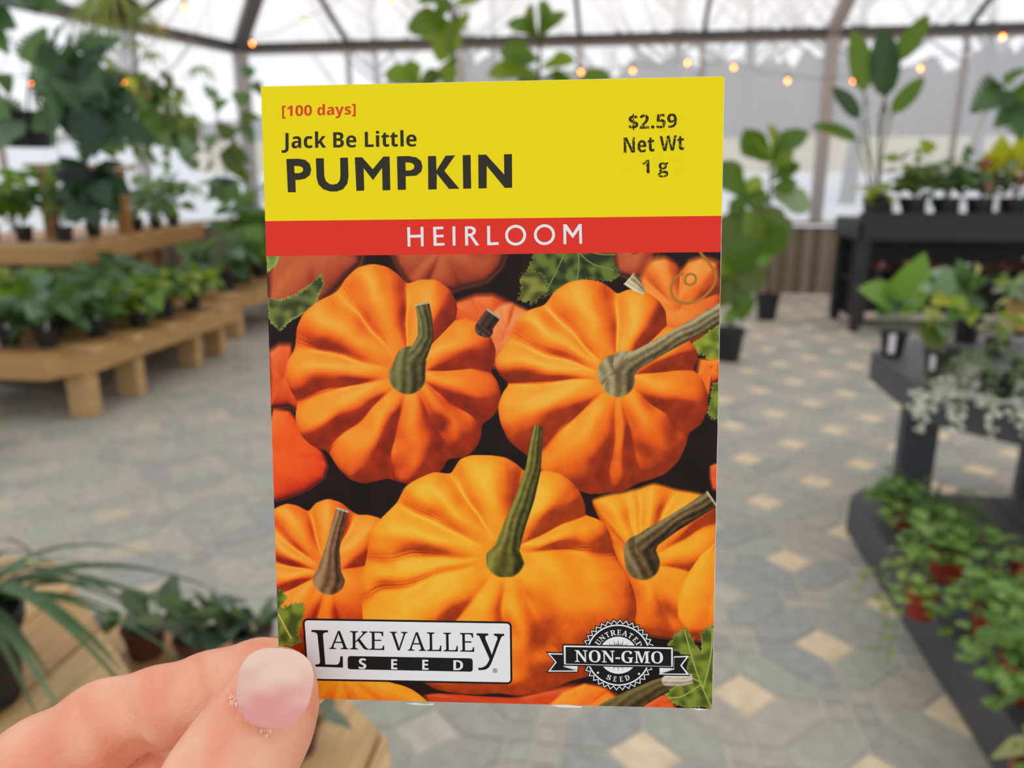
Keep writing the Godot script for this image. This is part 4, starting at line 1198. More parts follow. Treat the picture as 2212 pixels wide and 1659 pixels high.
func make_hand() -> void:
	var chain := func(joints: Array) -> Array:       # [place, radius], ...
		var out := []
		for i in joints.size() - 1:
			out.append([joints[i][0], joints[i + 1][0], joints[i][1], joints[i + 1][1]])
		return out
	chains = [
		# thumb: tip, nail, knuckle, base
		chain.call([[Vector3(-0.0609, 1.4105, -0.1147), 0.0064], [Vector3(-0.0612, 1.4086, -0.1137), 0.0073], [Vector3(-0.0621, 1.4056, -0.1106), 0.0086], [Vector3(-0.0645, 1.4016, -0.1068), 0.0093], [Vector3(-0.0663, 1.3978, -0.1024), 0.0100], [Vector3(-0.0693, 1.3901, -0.0947), 0.0102], [Vector3(-0.0759, 1.3757, -0.0877), 0.0122], [Vector3(-0.1121, 1.3347, -0.0855), 0.0150]]),
		# forefinger behind the packet
		chain.call([[Vector3(-0.0629, 1.4023, -0.1285), 0.0069], [Vector3(-0.0713, 1.4015, -0.1274), 0.0074], [Vector3(-0.0809, 1.3992, -0.1252), 0.0073], [Vector3(-0.0912, 1.396, -0.1222), 0.0078], [Vector3(-0.1014, 1.3928, -0.1194), 0.0087], [Vector3(-0.1137, 1.3853, -0.1155), 0.0092], [Vector3(-0.1362, 1.3705, -0.1113), 0.0112]]),
		chain.call([[Vector3(-0.0829, 1.3692, -0.1054), 0.0068], [Vector3(-0.0839, 1.3703, -0.116), 0.0074], [Vector3(-0.0974, 1.3747, -0.124), 0.0086], [Vector3(-0.1227, 1.3657, -0.1183), 0.0094], [Vector3(-0.1454, 1.346, -0.1107), 0.0112]]),
		chain.call([[Vector3(-0.0864, 1.348, -0.0992), 0.0065], [Vector3(-0.0875, 1.3477, -0.1083), 0.0070], [Vector3(-0.1041, 1.3465, -0.1181), 0.0081], [Vector3(-0.126, 1.3398, -0.1141), 0.0088], [Vector3(-0.1467, 1.3281, -0.1058), 0.0108]]),
		chain.call([[Vector3(-0.0934, 1.3324, -0.095), 0.0058], [Vector3(-0.0962, 1.3303, -0.1034), 0.0062], [Vector3(-0.1098, 1.3302, -0.1097), 0.0070], [Vector3(-0.127, 1.3244, -0.1067), 0.0077], [Vector3(-0.1444, 1.3151, -0.0995), 0.0100]]),
		# palm, wrist, forearm
		[[Vector3(-0.1362, 1.3705, -0.1113), Vector3(-0.1862, 1.3238, -0.0945), 0.0112, 0.0140], [Vector3(-0.1454, 1.346, -0.1107), Vector3(-0.1925, 1.3127, -0.0948), 0.0118, 0.0150], [Vector3(-0.1467, 1.3281, -0.1058), Vector3(-0.1942, 1.3059, -0.0927), 0.0115, 0.0150], [Vector3(-0.1444, 1.3151, -0.0995), Vector3(-0.1926, 1.3026, -0.09), 0.0105, 0.0150], [Vector3(-0.1121, 1.3347, -0.0855), Vector3(-0.1793, 1.3171, -0.0896), 0.0150, 0.0170], [Vector3(-0.1298, 1.3665, -0.1039), Vector3(-0.1137, 1.3323, -0.0867), 0.0090, 0.0150], [Vector3(-0.189, 1.3142, -0.0926), Vector3(-0.2397, 1.2664, -0.0691), 0.0205, 0.0250], [Vector3(-0.1868, 1.3075, -0.0911), Vector3(-0.2364, 1.2562, -0.0669), 0.0190, 0.0250]],
	]
	# creases, each drawn as lines of sight that end on the skin
	dents = []
	var creases := [
		[[Vector3(-0.5222, 0.8999, -0.8074), Vector3(-0.5179, 0.8807, -0.803), Vector3(-0.5097, 0.8545, -0.7972)], 0.00119, 0.0011],
		[[Vector3(-0.5127, 0.901, -0.8092), Vector3(-0.5042, 0.8661, -0.8011)], 0.00038, 0.0012],
		[[Vector3(-0.5269, 0.8987, -0.8064), Vector3(-0.5209, 0.8661, -0.7986)], 0.00038, 0.0012],
		[[Vector3(-0.6539, 0.8603, -0.7772), Vector3(-0.6435, 0.8371, -0.7725), Vector3(-0.6323, 0.808, -0.7664), Vector3(-0.6101, 0.7731, -0.7604), Vector3(-0.5851, 0.744, -0.7564)], 0.0034, 0.0030],
		[[Vector3(-0.6632, 0.8545, -0.7742), Vector3(-0.6524, 0.8196, -0.7665)], 0.00102, 0.0012],
		[[Vector3(-0.6409, 0.8615, -0.7794), Vector3(-0.6289, 0.8283, -0.7724)], 0.00119, 0.0012],
		[[Vector3(-0.675, 0.851, -0.7715), Vector3(-0.6654, 0.8196, -0.7646)], 0.00038, 0.0012],
		[[Vector3(-0.5675, 0.78, -0.7687), Vector3(-0.5327, 0.7731, -0.772), Vector3(-0.4967, 0.7661, -0.7755), Vector3(-0.4489, 0.7614, -0.7814)], 0.00038, 0.0012],
		[[Vector3(-0.5544, 0.794, -0.7744), Vector3(-0.5155, 0.7894, -0.7789), Vector3(-0.4677, 0.7835, -0.7845)], 0.00038, 0.0012],
		[[Vector3(-0.5563, 0.7673, -0.7669), Vector3(-0.5083, 0.7568, -0.7713), Vector3(-0.4483, 0.744, -0.7768)], 0.00038, 0.0012],
		[[Vector3(-0.5386, 0.8022, -0.7789), Vector3(-0.504, 0.7987, -0.7831)], 0.00038, 0.0012],
		[[Vector3(-0.5904, 0.8778, -0.7913), Vector3(-0.583, 0.8429, -0.7831)], 0.00051, 0.0012],
		[[Vector3(-0.4763, 0.8824, -0.8096), Vector3(-0.484, 0.8673, -0.8044), Vector3(-0.4858, 0.851, -0.7998), Vector3(-0.4768, 0.8347, -0.7968), Vector3(-0.4584, 0.8208, -0.7958), Vector3(-0.4366, 0.8109, -0.7965), Vector3(-0.4164, 0.812, -0.7998), Vector3(-0.4014, 0.8243, -0.8053)], 0.00038, 0.0012],
	]
	var marks := []
	for q in creases:
		var on := []
		for p in q[0]:
			var dir: Vector3 = (p - EYE).normalized()
			var t := 0.11
			for s in 60:
				var far := flesh(EYE + dir * t, chains)
				if far < 0.00002 or t > 0.2:
					break
				t += far * 0.8
			on.append(EYE + dir * t)
		for i in on.size() - 1:
			marks.append([on[i], on[i + 1], q[1], q[2]])
	dents = marks
	# the skin as surface nets on a grid, working only in blocks that the skin may cross
	var cell := 0.0011
	var span := 6
	var lo := Vector3(9, 9, 9)
	var hi := -lo
	for c in chains:
		for k in c:
			for e in 2:
				lo = lo.min(k[e] - Vector3.ONE * (k[2 + e] + 0.006))
				hi = hi.max(k[e] + Vector3.ONE * (k[2 + e] + 0.006))
	var nb := Vector3i(((hi - lo) / (cell * span)).ceil())
	var nx := nb.x * span + 1
	var ny := nb.y * span + 1
	var nz := nb.z * span + 1
	var val := PackedFloat32Array()
	val.resize(nx * ny * nz)
	val.fill(1.0)
	var blocks := []
	var lists := []
	var nearby := []
	var every := dents
	var half := cell * span * 0.5
	for bz in nb.z:
		for by in nb.y:
			for bx in nb.x:
				var mid := lo + (Vector3(bx, by, bz) * span) * cell + Vector3.ONE * half
				var near := []
				var best := 1.0
				for c in chains:
					var row := []
					for k in c:
						var d := capsule(mid, k)
						best = minf(best, d)
						if d < half * 1.75 + 0.014:
							row.append(k)
					near.append(row)
				if best > half * 1.75 + 0.004 or best < -half * 1.75 - 0.008:
					if best < 0.0:
						for z in span:
							for y in span:
								for x in span:
									val[((bz * span + z) * ny + by * span + y) * nx + bx * span + x] = -1.0
					continue
				blocks.append(Vector3i(bx, by, bz))
				lists.append(near)
				nearby.append(every.filter(func(q): return capsule(mid, [q[0], q[1], 0.0, 0.0]) < half * 1.8 + 3.0 * q[3]))
	for i in blocks.size():
		var b: Vector3i = blocks[i] * span
		dents = nearby[i]
		for z in span + 1:
			for y in span + 1:
				for x in span + 1:
					var k := ((b.z + z) * ny + b.y + y) * nx + b.x + x
					if absf(val[k]) == 1.0:
						val[k] = flesh(lo + Vector3(b.x + x, b.y + y, b.z + z) * cell, lists[i])
	var at := {}
	var g := Geo.new()
	var corner := [0, 1, nx, nx + 1, nx * ny, nx * ny + 1, nx * ny + nx, nx * ny + nx + 1]
	for i in blocks.size():
		var b: Vector3i = blocks[i] * span
		dents = nearby[i]
		for z in span:
			for y in span:
				for x in span:
					var k := ((b.z + z) * ny + b.y + y) * nx + b.x + x
					var mask := 0
					for q in 8:
						if val[k + corner[q]] < 0.0:
							mask |= 1 << q
					if mask == 0 or mask == 255:
						continue
					var sum := Vector3.ZERO
					var n := 0
					for e in [[0, 1], [2, 3], [4, 5], [6, 7], [0, 2], [1, 3], [4, 6], [5, 7], [0, 4], [1, 5], [2, 6], [3, 7]]:
						var va := val[k + corner[e[0]]]
						var vb := val[k + corner[e[1]]]
						if (va < 0.0) != (vb < 0.0):
							var t := va / (va - vb)
							var pa := Vector3(e[0] & 1, (e[0] >> 1) & 1, e[0] >> 2)
							var pb := Vector3(e[1] & 1, (e[1] >> 1) & 1, e[1] >> 2)
							sum += pa.lerp(pb, t)
							n += 1
					var p := lo + (Vector3(b.x + x, b.y + y, b.z + z) + sum / n) * cell
					at[k] = g.v.size()
					var h := 0.0005
					var near: Array = lists[i]
					var d0 := flesh(p, near)
					g.n.append(Vector3(flesh(p + Vector3(h, 0, 0), near) - d0, flesh(p + Vector3(0, h, 0), near) - d0, flesh(p + Vector3(0, 0, h), near) - d0).normalized())
					g.v.append(p)
	var step := [1, nx, nx * ny]
	for k in at:
		for ax in 3:
			var u: int = step[(ax + 1) % 3]
			var w: int = step[(ax + 2) % 3]
			var inside: bool = val[k] < 0.0
			if inside == (val[k + step[ax]] < 0.0) or not (at.has(k - u) and at.has(k - w) and at.has(k - u - w)):
				continue
			var q := [at[k], at[k - u], at[k - u - w], at[k - w]]
			if not inside:
				q.reverse()
			g.f.append_array(PackedInt32Array([q[0], q[2], q[1], q[0], q[3], q[2]]))
	var blush := noise_map(0.011, Color(0.95, 0.68, 0.60), Color(1.0, 0.98, 0.94), 3)
	var pores := noise_map(0.09, Color.BLACK, Color.WHITE, 3, FastNoiseLite.TYPE_SIMPLEX_SMOOTH, 512, 3.0)
	var skin := surfaced("skin", srgb(249, 206, 180), 0.45, blush, Vector3(17, 17, 17), {"subsurf_scatter_enabled": true, "subsurf_scatter_strength": 0.05, "normal_enabled": true, "normal_texture": pores, "normal_scale": 0.6})
	var person := thing("person", "bare left hand pinching the packet's lower left corner", "person")
	var hand := put("hand", g.mesh(), skin, person)
	# flakes of dry skin below the nail
	dents = []
	var flakes := Geo.new()
	rng.seed = 12
	var line := [Vector3(-0.4895, 0.8545, -0.8002), Vector3(-0.4842, 0.8417, -0.7976), Vector3(-0.4694, 0.8277, -0.7961), Vector3(-0.4511, 0.8161, -0.7957), Vector3(-0.4316, 0.8045, -0.7955)]
	for k in 26:
		var s := pow(rng.randf(), 2.2) * 3.99
		var aim: Vector3 = line[int(s)].lerp(line[int(s) + 1], s - int(s)) - EYE + Vector3(rng.randfn(0, 0.003), rng.randfn(-0.004, 0.005), 0)
		var dir := aim.normalized()
		var t := 0.12
		for i in 40:
			var d := flesh(EYE + dir * t, chains)
			if d < 0.00001 or t > 0.16:
				break
			t += d * 0.8
		var p := EYE + dir * (t - 0.00012)
		var h := 0.0005
		var nrm := Vector3(flesh(p + Vector3(h, 0, 0), chains) - flesh(p, chains), flesh(p + Vector3(0, h, 0), chains) - flesh(p, chains), flesh(p + Vector3(0, 0, h), chains) - flesh(p, chains)).normalized()
		var x := nrm.cross(Vector3(rng.randfn(), rng.randfn(), 0.2)).normalized() * rng.randf_range(0.00015, 0.00055)
		var y := nrm.cross(x).normalized() * rng.randf_range(0.00008, 0.0002)
		flakes.face([p - x, p - y, p + x + nrm * 0.0001, p + y], p - nrm)
	var dry := put("dry_skin", flakes.mesh(), mat("dry_skin", srgb(250, 216, 196), 0.7), hand, Transform3D(), "flakes of dry skin round the nail")
	dry.set_meta("kind", "stuff")
	# the thumb nail: a curved plate that lies on the skin, its rim turned down into the fold
	var rows := []
	var cols := PackedColorArray()
	var root := Vector3(-0.439, 0.8126, -0.7966) - EYE
	var tip := Vector3(-0.4275, 0.9127, -0.825) - EYE
	var left := Vector3(-0.4834, 0.8673, -0.8045) - EYE
	var right := Vector3(-0.3867, 0.8592, -0.8168) - EYE
	var mid := (root + tip) / 2.0
	for i in 16:
		var r := minf(1.0, i / 13.0)
		var row := PackedVector3Array()
		for j in 64:
			var a := TAU * j / 64.0
			var v := signf(sin(a)) * pow(absf(sin(a)), 0.80) * r      # root to tip
			var u := signf(cos(a)) * pow(absf(cos(a)), 0.80) * r
			var dir := (mid + (tip - root) * 0.5 * v + (right - left) * 0.5 * u * (1.0 + 0.06 * v)).normalized()
			var t := 0.12
			for s in 40:
				var d := flesh(EYE + dir * t, chains)
				if d < 0.00001 or t > 0.16:
					break
				t += d * 0.8
			t = minf(t, 0.1425)
			row.append(EYE + dir * (t - 0.00040 + (0.00012 if i == 14 else 0.0016 if i == 15 else 0.0)))
			var base := srgb(224, 152, 144).srgb_to_linear()
			var pale := srgb(238, 206, 186).srgb_to_linear()
			cols.append(base.lerp(pale, clampf(0.5 + 0.9 * v + 0.35 * drift.get_noise_2d(u * 9.0, v * 14.0), 0.0, 1.0)))
		rows.append(row)
	var ng := Geo.new()
	ng.grid(rows, true)
	ng.c = cols
	put("thumbnail", ng.mesh(), mat("nail", Color.WHITE, 0.26, {"vertex_color_use_as_albedo": true}), hand, Transform3D(), "pale pink thumb nail")



# ---------------------------------------------------------------- leaves and plants
# Leaves are one unit long, grow along +y from their stalk and face +z.
func leaf_shape(kind: String, variant := 0) -> ArrayMesh:
	var key := "%s%d" % [kind, variant]
	if leaf_shapes.has(key):
		return leaf_shapes[key]
	var r := RandomNumberGenerator.new()
	r.seed = hash(key)
	var bend := r.randf_range(0.2, 0.9)
	var fold := r.randf_range(0.15, 0.4)
	var rows_n := 9
	var half := func(t: float) -> float: return 0.30 * sin(PI * t)
	match kind:
		"ovate": half = func(t: float) -> float: return 0.34 * pow(sin(PI * pow(t, 0.62)), 0.8)
		"heart": half = func(t: float) -> float: return 0.42 * pow(sin(PI * pow(t, 0.5)), 0.75)
		"fiddle": half = func(t: float) -> float: return 0.34 * pow(sin(PI * pow(t, 1.25)), 0.62) * (0.72 + 0.28 * smoothstep(0.35, 0.65, t))
		"paddle":
			half = func(t: float) -> float: return 0.21 * pow(sin(PI * pow(t, 0.85)), 0.6)
			bend *= 0.5
		"lance": half = func(t: float) -> float: return 0.16 * pow(sin(PI * pow(t, 0.8)), 0.8)
		"round":
			half = func(t: float) -> float: return 0.46 * sqrt(maxf(0.0, 1.0 - pow(2.0 * t - 1.0, 2.0)))
			rows_n = 6
		"strap":
			half = func(t: float) -> float: return 0.017 * (1.0 - pow(t, 3.0)) + 0.003
			bend = r.randf_range(1.4, 2.6)
			fold = 0.4
			rows_n = 14
		"split":       # deep cuts from the edge toward the midrib
			half = func(t: float) -> float: return 0.44 * pow(sin(PI * pow(t, 0.55)), 0.7)
			rows_n = 33
		"lobed":       # five pointed lobes
			half = func(t: float) -> float: return 0.16 + 0.28 * pow(maxf(0.0, cos((t - 0.22) * 9.0)), 1.5) + 0.20 * pow(maxf(0.0, cos((t - 0.60) * 9.0)), 1.5) - 0.28 * smoothstep(0.72, 1.0, t)
			rows_n = 11
	var rows := []
	var p := Vector3.ZERO
	for i in rows_n + 1:
		var t := float(i) / rows_n
		var a := bend * t
		if i > 0:
			p += Vector3(0, cos(a - bend * 0.5), -sin(a - bend * 0.35)) / rows_n
		var w: float = maxf(half.call(clampf(t, 0.002, 0.998)), 0.002)
		var row := PackedVector3Array()
		for s in [-1.0, -0.5, 0.0, 0.5, 1.0]:
			var ww := w
			if kind == "split" and absf(s) > 0.6 and t > 0.12 and t < 0.92:
				ww *= 1.0 if i % 4 != 0 else 0.42
			row.append(p + Vector3(s * ww, -0.12 * absf(s) * w if kind in ["heart", "split"] else 0.0, fold * absf(s) * ww + 0.05 * w * sin(t * 14.0) * s * s))
		rows.append(row)
	var g := Geo.new()
	g.grid(rows)
	if kind in ["ovate", "heart", "fiddle", "split", "paddle"]:      # the stalk of the leaf
		g.tube([Vector3(0, -0.24, 0.04), Vector3(0, 0.02, 0)], 0.018, 0.012, 4)
	leaf_shapes[key] = g.mesh()
	return leaf_shapes[key]


func leaf_at(at: Vector3, dir: Vector3, up: Vector3, size: float) -> Transform3D:
	var y := dir.normalized()
	var z := up - y * up.dot(y)
	if z.length() < 0.05:
		z = Vector3.BACK - y * y.z
	z = z.normalized()
	return Transform3D(Basis(y.cross(z) * size, y * size, z * size), at)


func make_pot(t: Node3D, r: float, h: float, m: Material, at := Vector3.ZERO) -> void:
	var g := Geo.new()
	g.lathe([Vector2(0.001, 0), Vector2(r * 0.74, 0), Vector2(r * 0.94, h * 0.84), Vector2(r * 1.02, h * 0.85), Vector2(r * 1.04, h), Vector2(r * 0.96, h), Vector2(r * 0.92, h * 0.86), Vector2(r * 0.90, h * 0.84)], 18, at)
	var pot := put("pot", g.mesh(), m, t)
	var s := Geo.new()
	s.lathe([Vector2(r * 0.92, h * 0.84), Vector2(r * 0.5, h * 0.9), Vector2(0.001, h * 0.9)], 12, at)
	put("soil", s.mesh(), M.soil, pot)


func plant_tag(t: Node3D, at: Vector3, lean := 0.2, turn := 0.0, s := 1.0) -> void:
	var g := Geo.new()
	g.box(Vector3(0, 0.035, 0) * s, Vector3(0.026, 0.085, 0.0012) * s, 0.0004)
	put("plant_tag", g.mesh(), M.tag_white, t, Transform3D(Basis(Vector3.UP, turn) * Basis(Vector3.RIGHT, lean), at), "white plastic plant tag")


# A bushy pot plant: short stems with leaves all round.
func bushy(called: String, label: String, at: Vector3, o: Dictionary) -> Node3D:
	rng.seed = hash(label)
	var t := thing(called, label, o.get("category", "plant"), at, 0.0, o.get("group", ""))
	var pr: float = o.get("pot_r", 0.07)
	var ph: float = o.get("pot_h", 0.12)
	make_pot(t, pr, ph, M[o.get("pot", "pot_black")])
	var n: int = o.get("n", 24)
	var spread: float = o.get("spread", 0.16)
	var tall: float = o.get("tall", 0.25)
	var mats: Array = o.get("mats", ["leaf_mid", "leaf_deep", "leaf_blue"])
	var stems := maxi(3, n / 6)
	var tops := []
	for k in stems:
		var a := TAU * k / stems + rng.randf()
		var out := Vector3(cos(a), 0, sin(a)) * spread * rng.randf_range(0.3, 0.9)
		var top := Vector3(0, ph * 0.85, 0) + out + Vector3(0, tall * rng.randf_range(0.35, 0.85), 0)
		var g := Geo.new()
		g.tube([Vector3(0, ph * 0.8, 0), Vector3(out.x * 0.3, ph + tall * 0.35, out.z * 0.3), top], o.get("stem_r", 0.005), 0.002, 5)
		put("stem", g.mesh(), M[o.get("stem", "stalk")], t)
		tops.append(top)
	for k in n:
		var top: Vector3 = tops[k % stems]
		var a := rng.randf() * TAU
		var d := Vector3(cos(a), rng.randf_range(-0.8, 0.6) + o.get("rise", 0.0), sin(a))
		var base := Vector3(0, ph * 0.85, 0).lerp(top, rng.randf_range(0.45, 1.0))
		var size: float = o.get("size", 0.10) * rng.randf_range(0.7, 1.15)
		var m: Material = M[mats[rng.randi() % mats.size()]]
		put("leaf", leaf_shape(o.get("kind", "ovate"), rng.randi() % 4), m, t, leaf_at(base + d.normalized() * size * 0.3, d, Vector3(rng.randfn(0, 0.3), 0.6, rng.randfn(0, 0.3)) + Vector3(d.x, 0, d.z) * 0.9, size))
	if o.get("tagged", false):
		plant_tag(t, Vector3(pr * 0.5, ph * 0.9, pr * 0.6), -0.15, rng.randf_range(-0.5, 0.5), o.get("tag_size", 1.0))
	return t


# A trailing plant whose stems hang over the pot's rim.
func trailing(called: String, label: String, at: Vector3, o: Dictionary) -> Node3D:
	rng.seed = hash(label)
	var t := thing(called, label, o.get("category", "plant"), at, 0.0, o.get("group", ""))
	var pr: float = o.get("pot_r", 0.06)
	var ph: float = o.get("pot_h", 0.10)
	make_pot(t, pr, ph, M[o.get("pot", "pot_clay")])
	var mats: Array = o.get("mats", ["leaf_ivy", "leaf_ivy_deep", "leaf_fresh"])
	for k in int(o.get("stems", 11)):
		var a: float = TAU * k / o.get("stems", 11) + rng.randf() * 0.5
		if o.has("toward"):
			a = lerp_angle(a, o.toward, 0.3)
		var l: float = o.get("long", 0.17) * rng.randf_range(0.5, 1.1)
		var out := Vector3(cos(a), 0, sin(a))
		var p0 := Vector3(0, ph * 0.88, 0) + out * pr * 0.3
		var p1 := p0 + out * l * 0.55 + Vector3(0, l * o.get("arch", 0.55), 0)
		var p2 := p0 + out * l * 1.0 + Vector3(0, l * o.get("arch", 0.55) * 0.2, 0)
		var p3 := p2 + out * l * 0.25 - Vector3(0, l * o.get("droop", 0.5), 0)
		var g := Geo.new()
		g.tube([p0, p1, p2, p3], 0.0022, 0.0012, 4)
		put("stem", g.mesh(), M[o.get("stem", "stalk")], t)
		for q in int(o.get("per", 6)):
			var s: float = (q + rng.randf()) / o.get("per", 6) * 3.0
			var p: Vector3 = p0.lerp(p1, s) if s < 1.0 else p1.lerp(p2, s - 1.0) if s < 2.0 else p2.lerp(p3, s - 2.0)
			var b := rng.randf() * TAU
			var d := Vector3(cos(b), rng.randf_range(-0.1, 0.5), sin(b))
			var up := Vector3.UP + out * 0.5
			if o.get("hang", false):       # leaves that hang from their stalks with their faces outward
				d = Vector3(cos(b) * 0.6, -0.9, sin(b) * 0.6)
				up = out + Vector3(rng.randfn(0, 0.4), 0.3, rng.randfn(0, 0.4))
			put("leaf", leaf_shape(o.get("kind", "lobed"), rng.randi() % 4), M[mats[rng.randi() % mats.size()]], t, leaf_at(p + d * 0.006, d, up, o.get("size", 0.036) * rng.randf_range(0.7, 1.2)))
	if o.get("tagged", false):
		plant_tag(t, Vector3(pr * 0.4, ph * 0.9, pr * 0.5), -0.15, rng.randf_range(-0.5, 0.5), o.get("tag_size", 1.0))
	return t


# A plant drawn leaf by leaf: each leaf goes from a base to a tip, both in the room.
func posed(called: String, label: String, at: Vector3, o: Dictionary, leaves: Array) -> Node3D:
	rng.seed = hash(label)
	var t := thing(called, label, o.get("category", "plant"), at, 0.0, o.get("group", ""))
	if o.has("pot"):
		make_pot(t, o.get("pot_r", 0.12), o.get("pot_h", 0.22), M[o.pot])
	for line in o.get("trunks", []):
		var g := Geo.new()
		var local := []
		for p in line:
			local.append(p - at)
		g.tube(local, o.get("trunk_r", 0.018), o.get("trunk_r", 0.018) * 0.5, 7)
		put(o.get("trunk_name", "trunk"), g.mesh(), M[o.get("trunk", "bark")], t)
	var mats: Array = o.get("mats", ["leaf_mid"])
	for l in leaves:
		var a: Vector3 = l[0] - at
		var b: Vector3 = l[1] - at
		var face: Vector3 = l[2] if l.size() > 2 and l[2] is Vector3 else Vector3(rng.randf_range(-0.9, 0.9), rng.randf_range(0.1, 0.9), rng.randf_range(0.35, 1.0))
		var m: String = l[3] if l.size() > 3 else mats[rng.randi() % mats.size()]
		put("leaf", leaf_shape(l[4] if l.size() > 4 else o.get("kind", "ovate"), rng.randi() % 4), M[m], t, leaf_at(a, b - a, face, a.distance_to(b) * 1.04))
	return t


# A fountain of strap leaves, each swept along its own arch.
func fountain(t: Node3D, at: Vector3, n: int, long: float, wide: float, mats: Array, lift := 0.9, drop := 0.9, from := 0.0, to := TAU) -> void:
	for k in n:
		var a := lerpf(from, to, (k + rng.randf()) / n)
		var out := Vector3(cos(a), 0, sin(a))
		var l := long * rng.randf_range(0.6, 1.1)
		var up := lift * rng.randf_range(0.6, 1.2)
		var rows := []
		for i in 15:
			var s := i / 14.0
			var p := at + out * l * (0.10 * s + 0.75 * pow(s, 1.3)) + Vector3(0, l * (up * s - (up + drop) * 0.62 * s * s), 0)
			var w := wide * (1.0 - pow(s, 2.5)) * (0.6 + 0.4 * minf(1.0, s * 5.0)) + 0.0006
			var side := out.cross(Vector3.UP)
			rows.append(PackedVector3Array([p + side * w + Vector3(0, w * 0.5, 0), p, p - side * w + Vector3(0, w * 0.5, 0)]))
		var g := Geo.new()
		g.grid(rows)
		put("blade", g.mesh(), M[mats[rng.randi() % mats.size()]], t)


func hanger(t: Node3D, top: Vector3, r: float, rim: float) -> void:      # three wires from a pot's rim to a hook under the roof
	for k in 3:
		var a := TAU * k / 3.0 + 0.4
		var g := Geo.new()
		g.tube([Vector3(cos(a) * r, rim, sin(a) * r), top * 0.35 + Vector3(0, rim * 0.65, 0), top], 0.0025, 0.0025, 4)
		put("hanging_wire", g.mesh(), M.wire_dark, t)


# ---------------------------------------------------------------- benches
# A bench with a board top on an outline (convex, in x and z), a fascia round it and legs.
func bench(called: String, label: String, outline: PackedVector2Array, top: float, o: Dictionary) -> Node3D:
	var t := thing(called, label, o.get("category", "bench"))
	var bw: float = o.get("board", 0.14)
	var thick: float = o.get("thick", 0.03)
	var box := bounds(outline)
	var along_z: bool = o.get("along_z", true)
	var tops: Array = o.get("tops", ["pine", "pine_pale", "pine_warm"])
	var k := 0
	var s := box.position.x if along_z else box.position.y
	var stop := box.end.x if along_z else box.end.y
	while s < stop - 0.02:
		var e := minf(s + bw, stop)
		var axis := Vector2(1, 0) if along_z else Vector2(0, 1)
		var strip := clip(clip(outline, axis * (s + 0.004), axis), axis * (e - 0.004), -axis)
		if strip.size() >= 3:
			var g := Geo.new()
			g.prism(strip, top - thick, top, 0.003)
			put("top_board", g.mesh(), M[tops[k % tops.size()]], t)
		k += 1
		s += bw
	var fh: float = o.get("fascia", 0.12)
	if fh > 0.0:
		for i in outline.size():
			var a := outline[i]
			var b := outline[(i + 1) % outline.size()]
			var inn := ((box.position + box.end) / 2.0 - (a + b) / 2.0).normalized() * 0.015
			var g := Geo.new()
			g.bar(v3(a + inn, top - thick - fh / 2.0), v3(b + inn, top - thick - fh / 2.0), 0.03, fh, 0.004)
			put("fascia_board", g.mesh(), M[o.get("fascia_mat", "pine")], t)
	for p in o.get("legs", []):
		var ls: Vector2 = o.get("leg", Vector2(0.09, 0.09))
		put("leg", box_mesh(Vector3(ls.x, top - thick, ls.y), 0.006), M[o.get("leg_mat", "pine")], t, moved(v3(p, (top - thick) / 2.0)))
	return t



# ---------------------------------------------------------------- left of the aisle
const ORDER := ["first", "second", "third", "fourth", "fifth", "sixth", "seventh", "eighth", "ninth"]


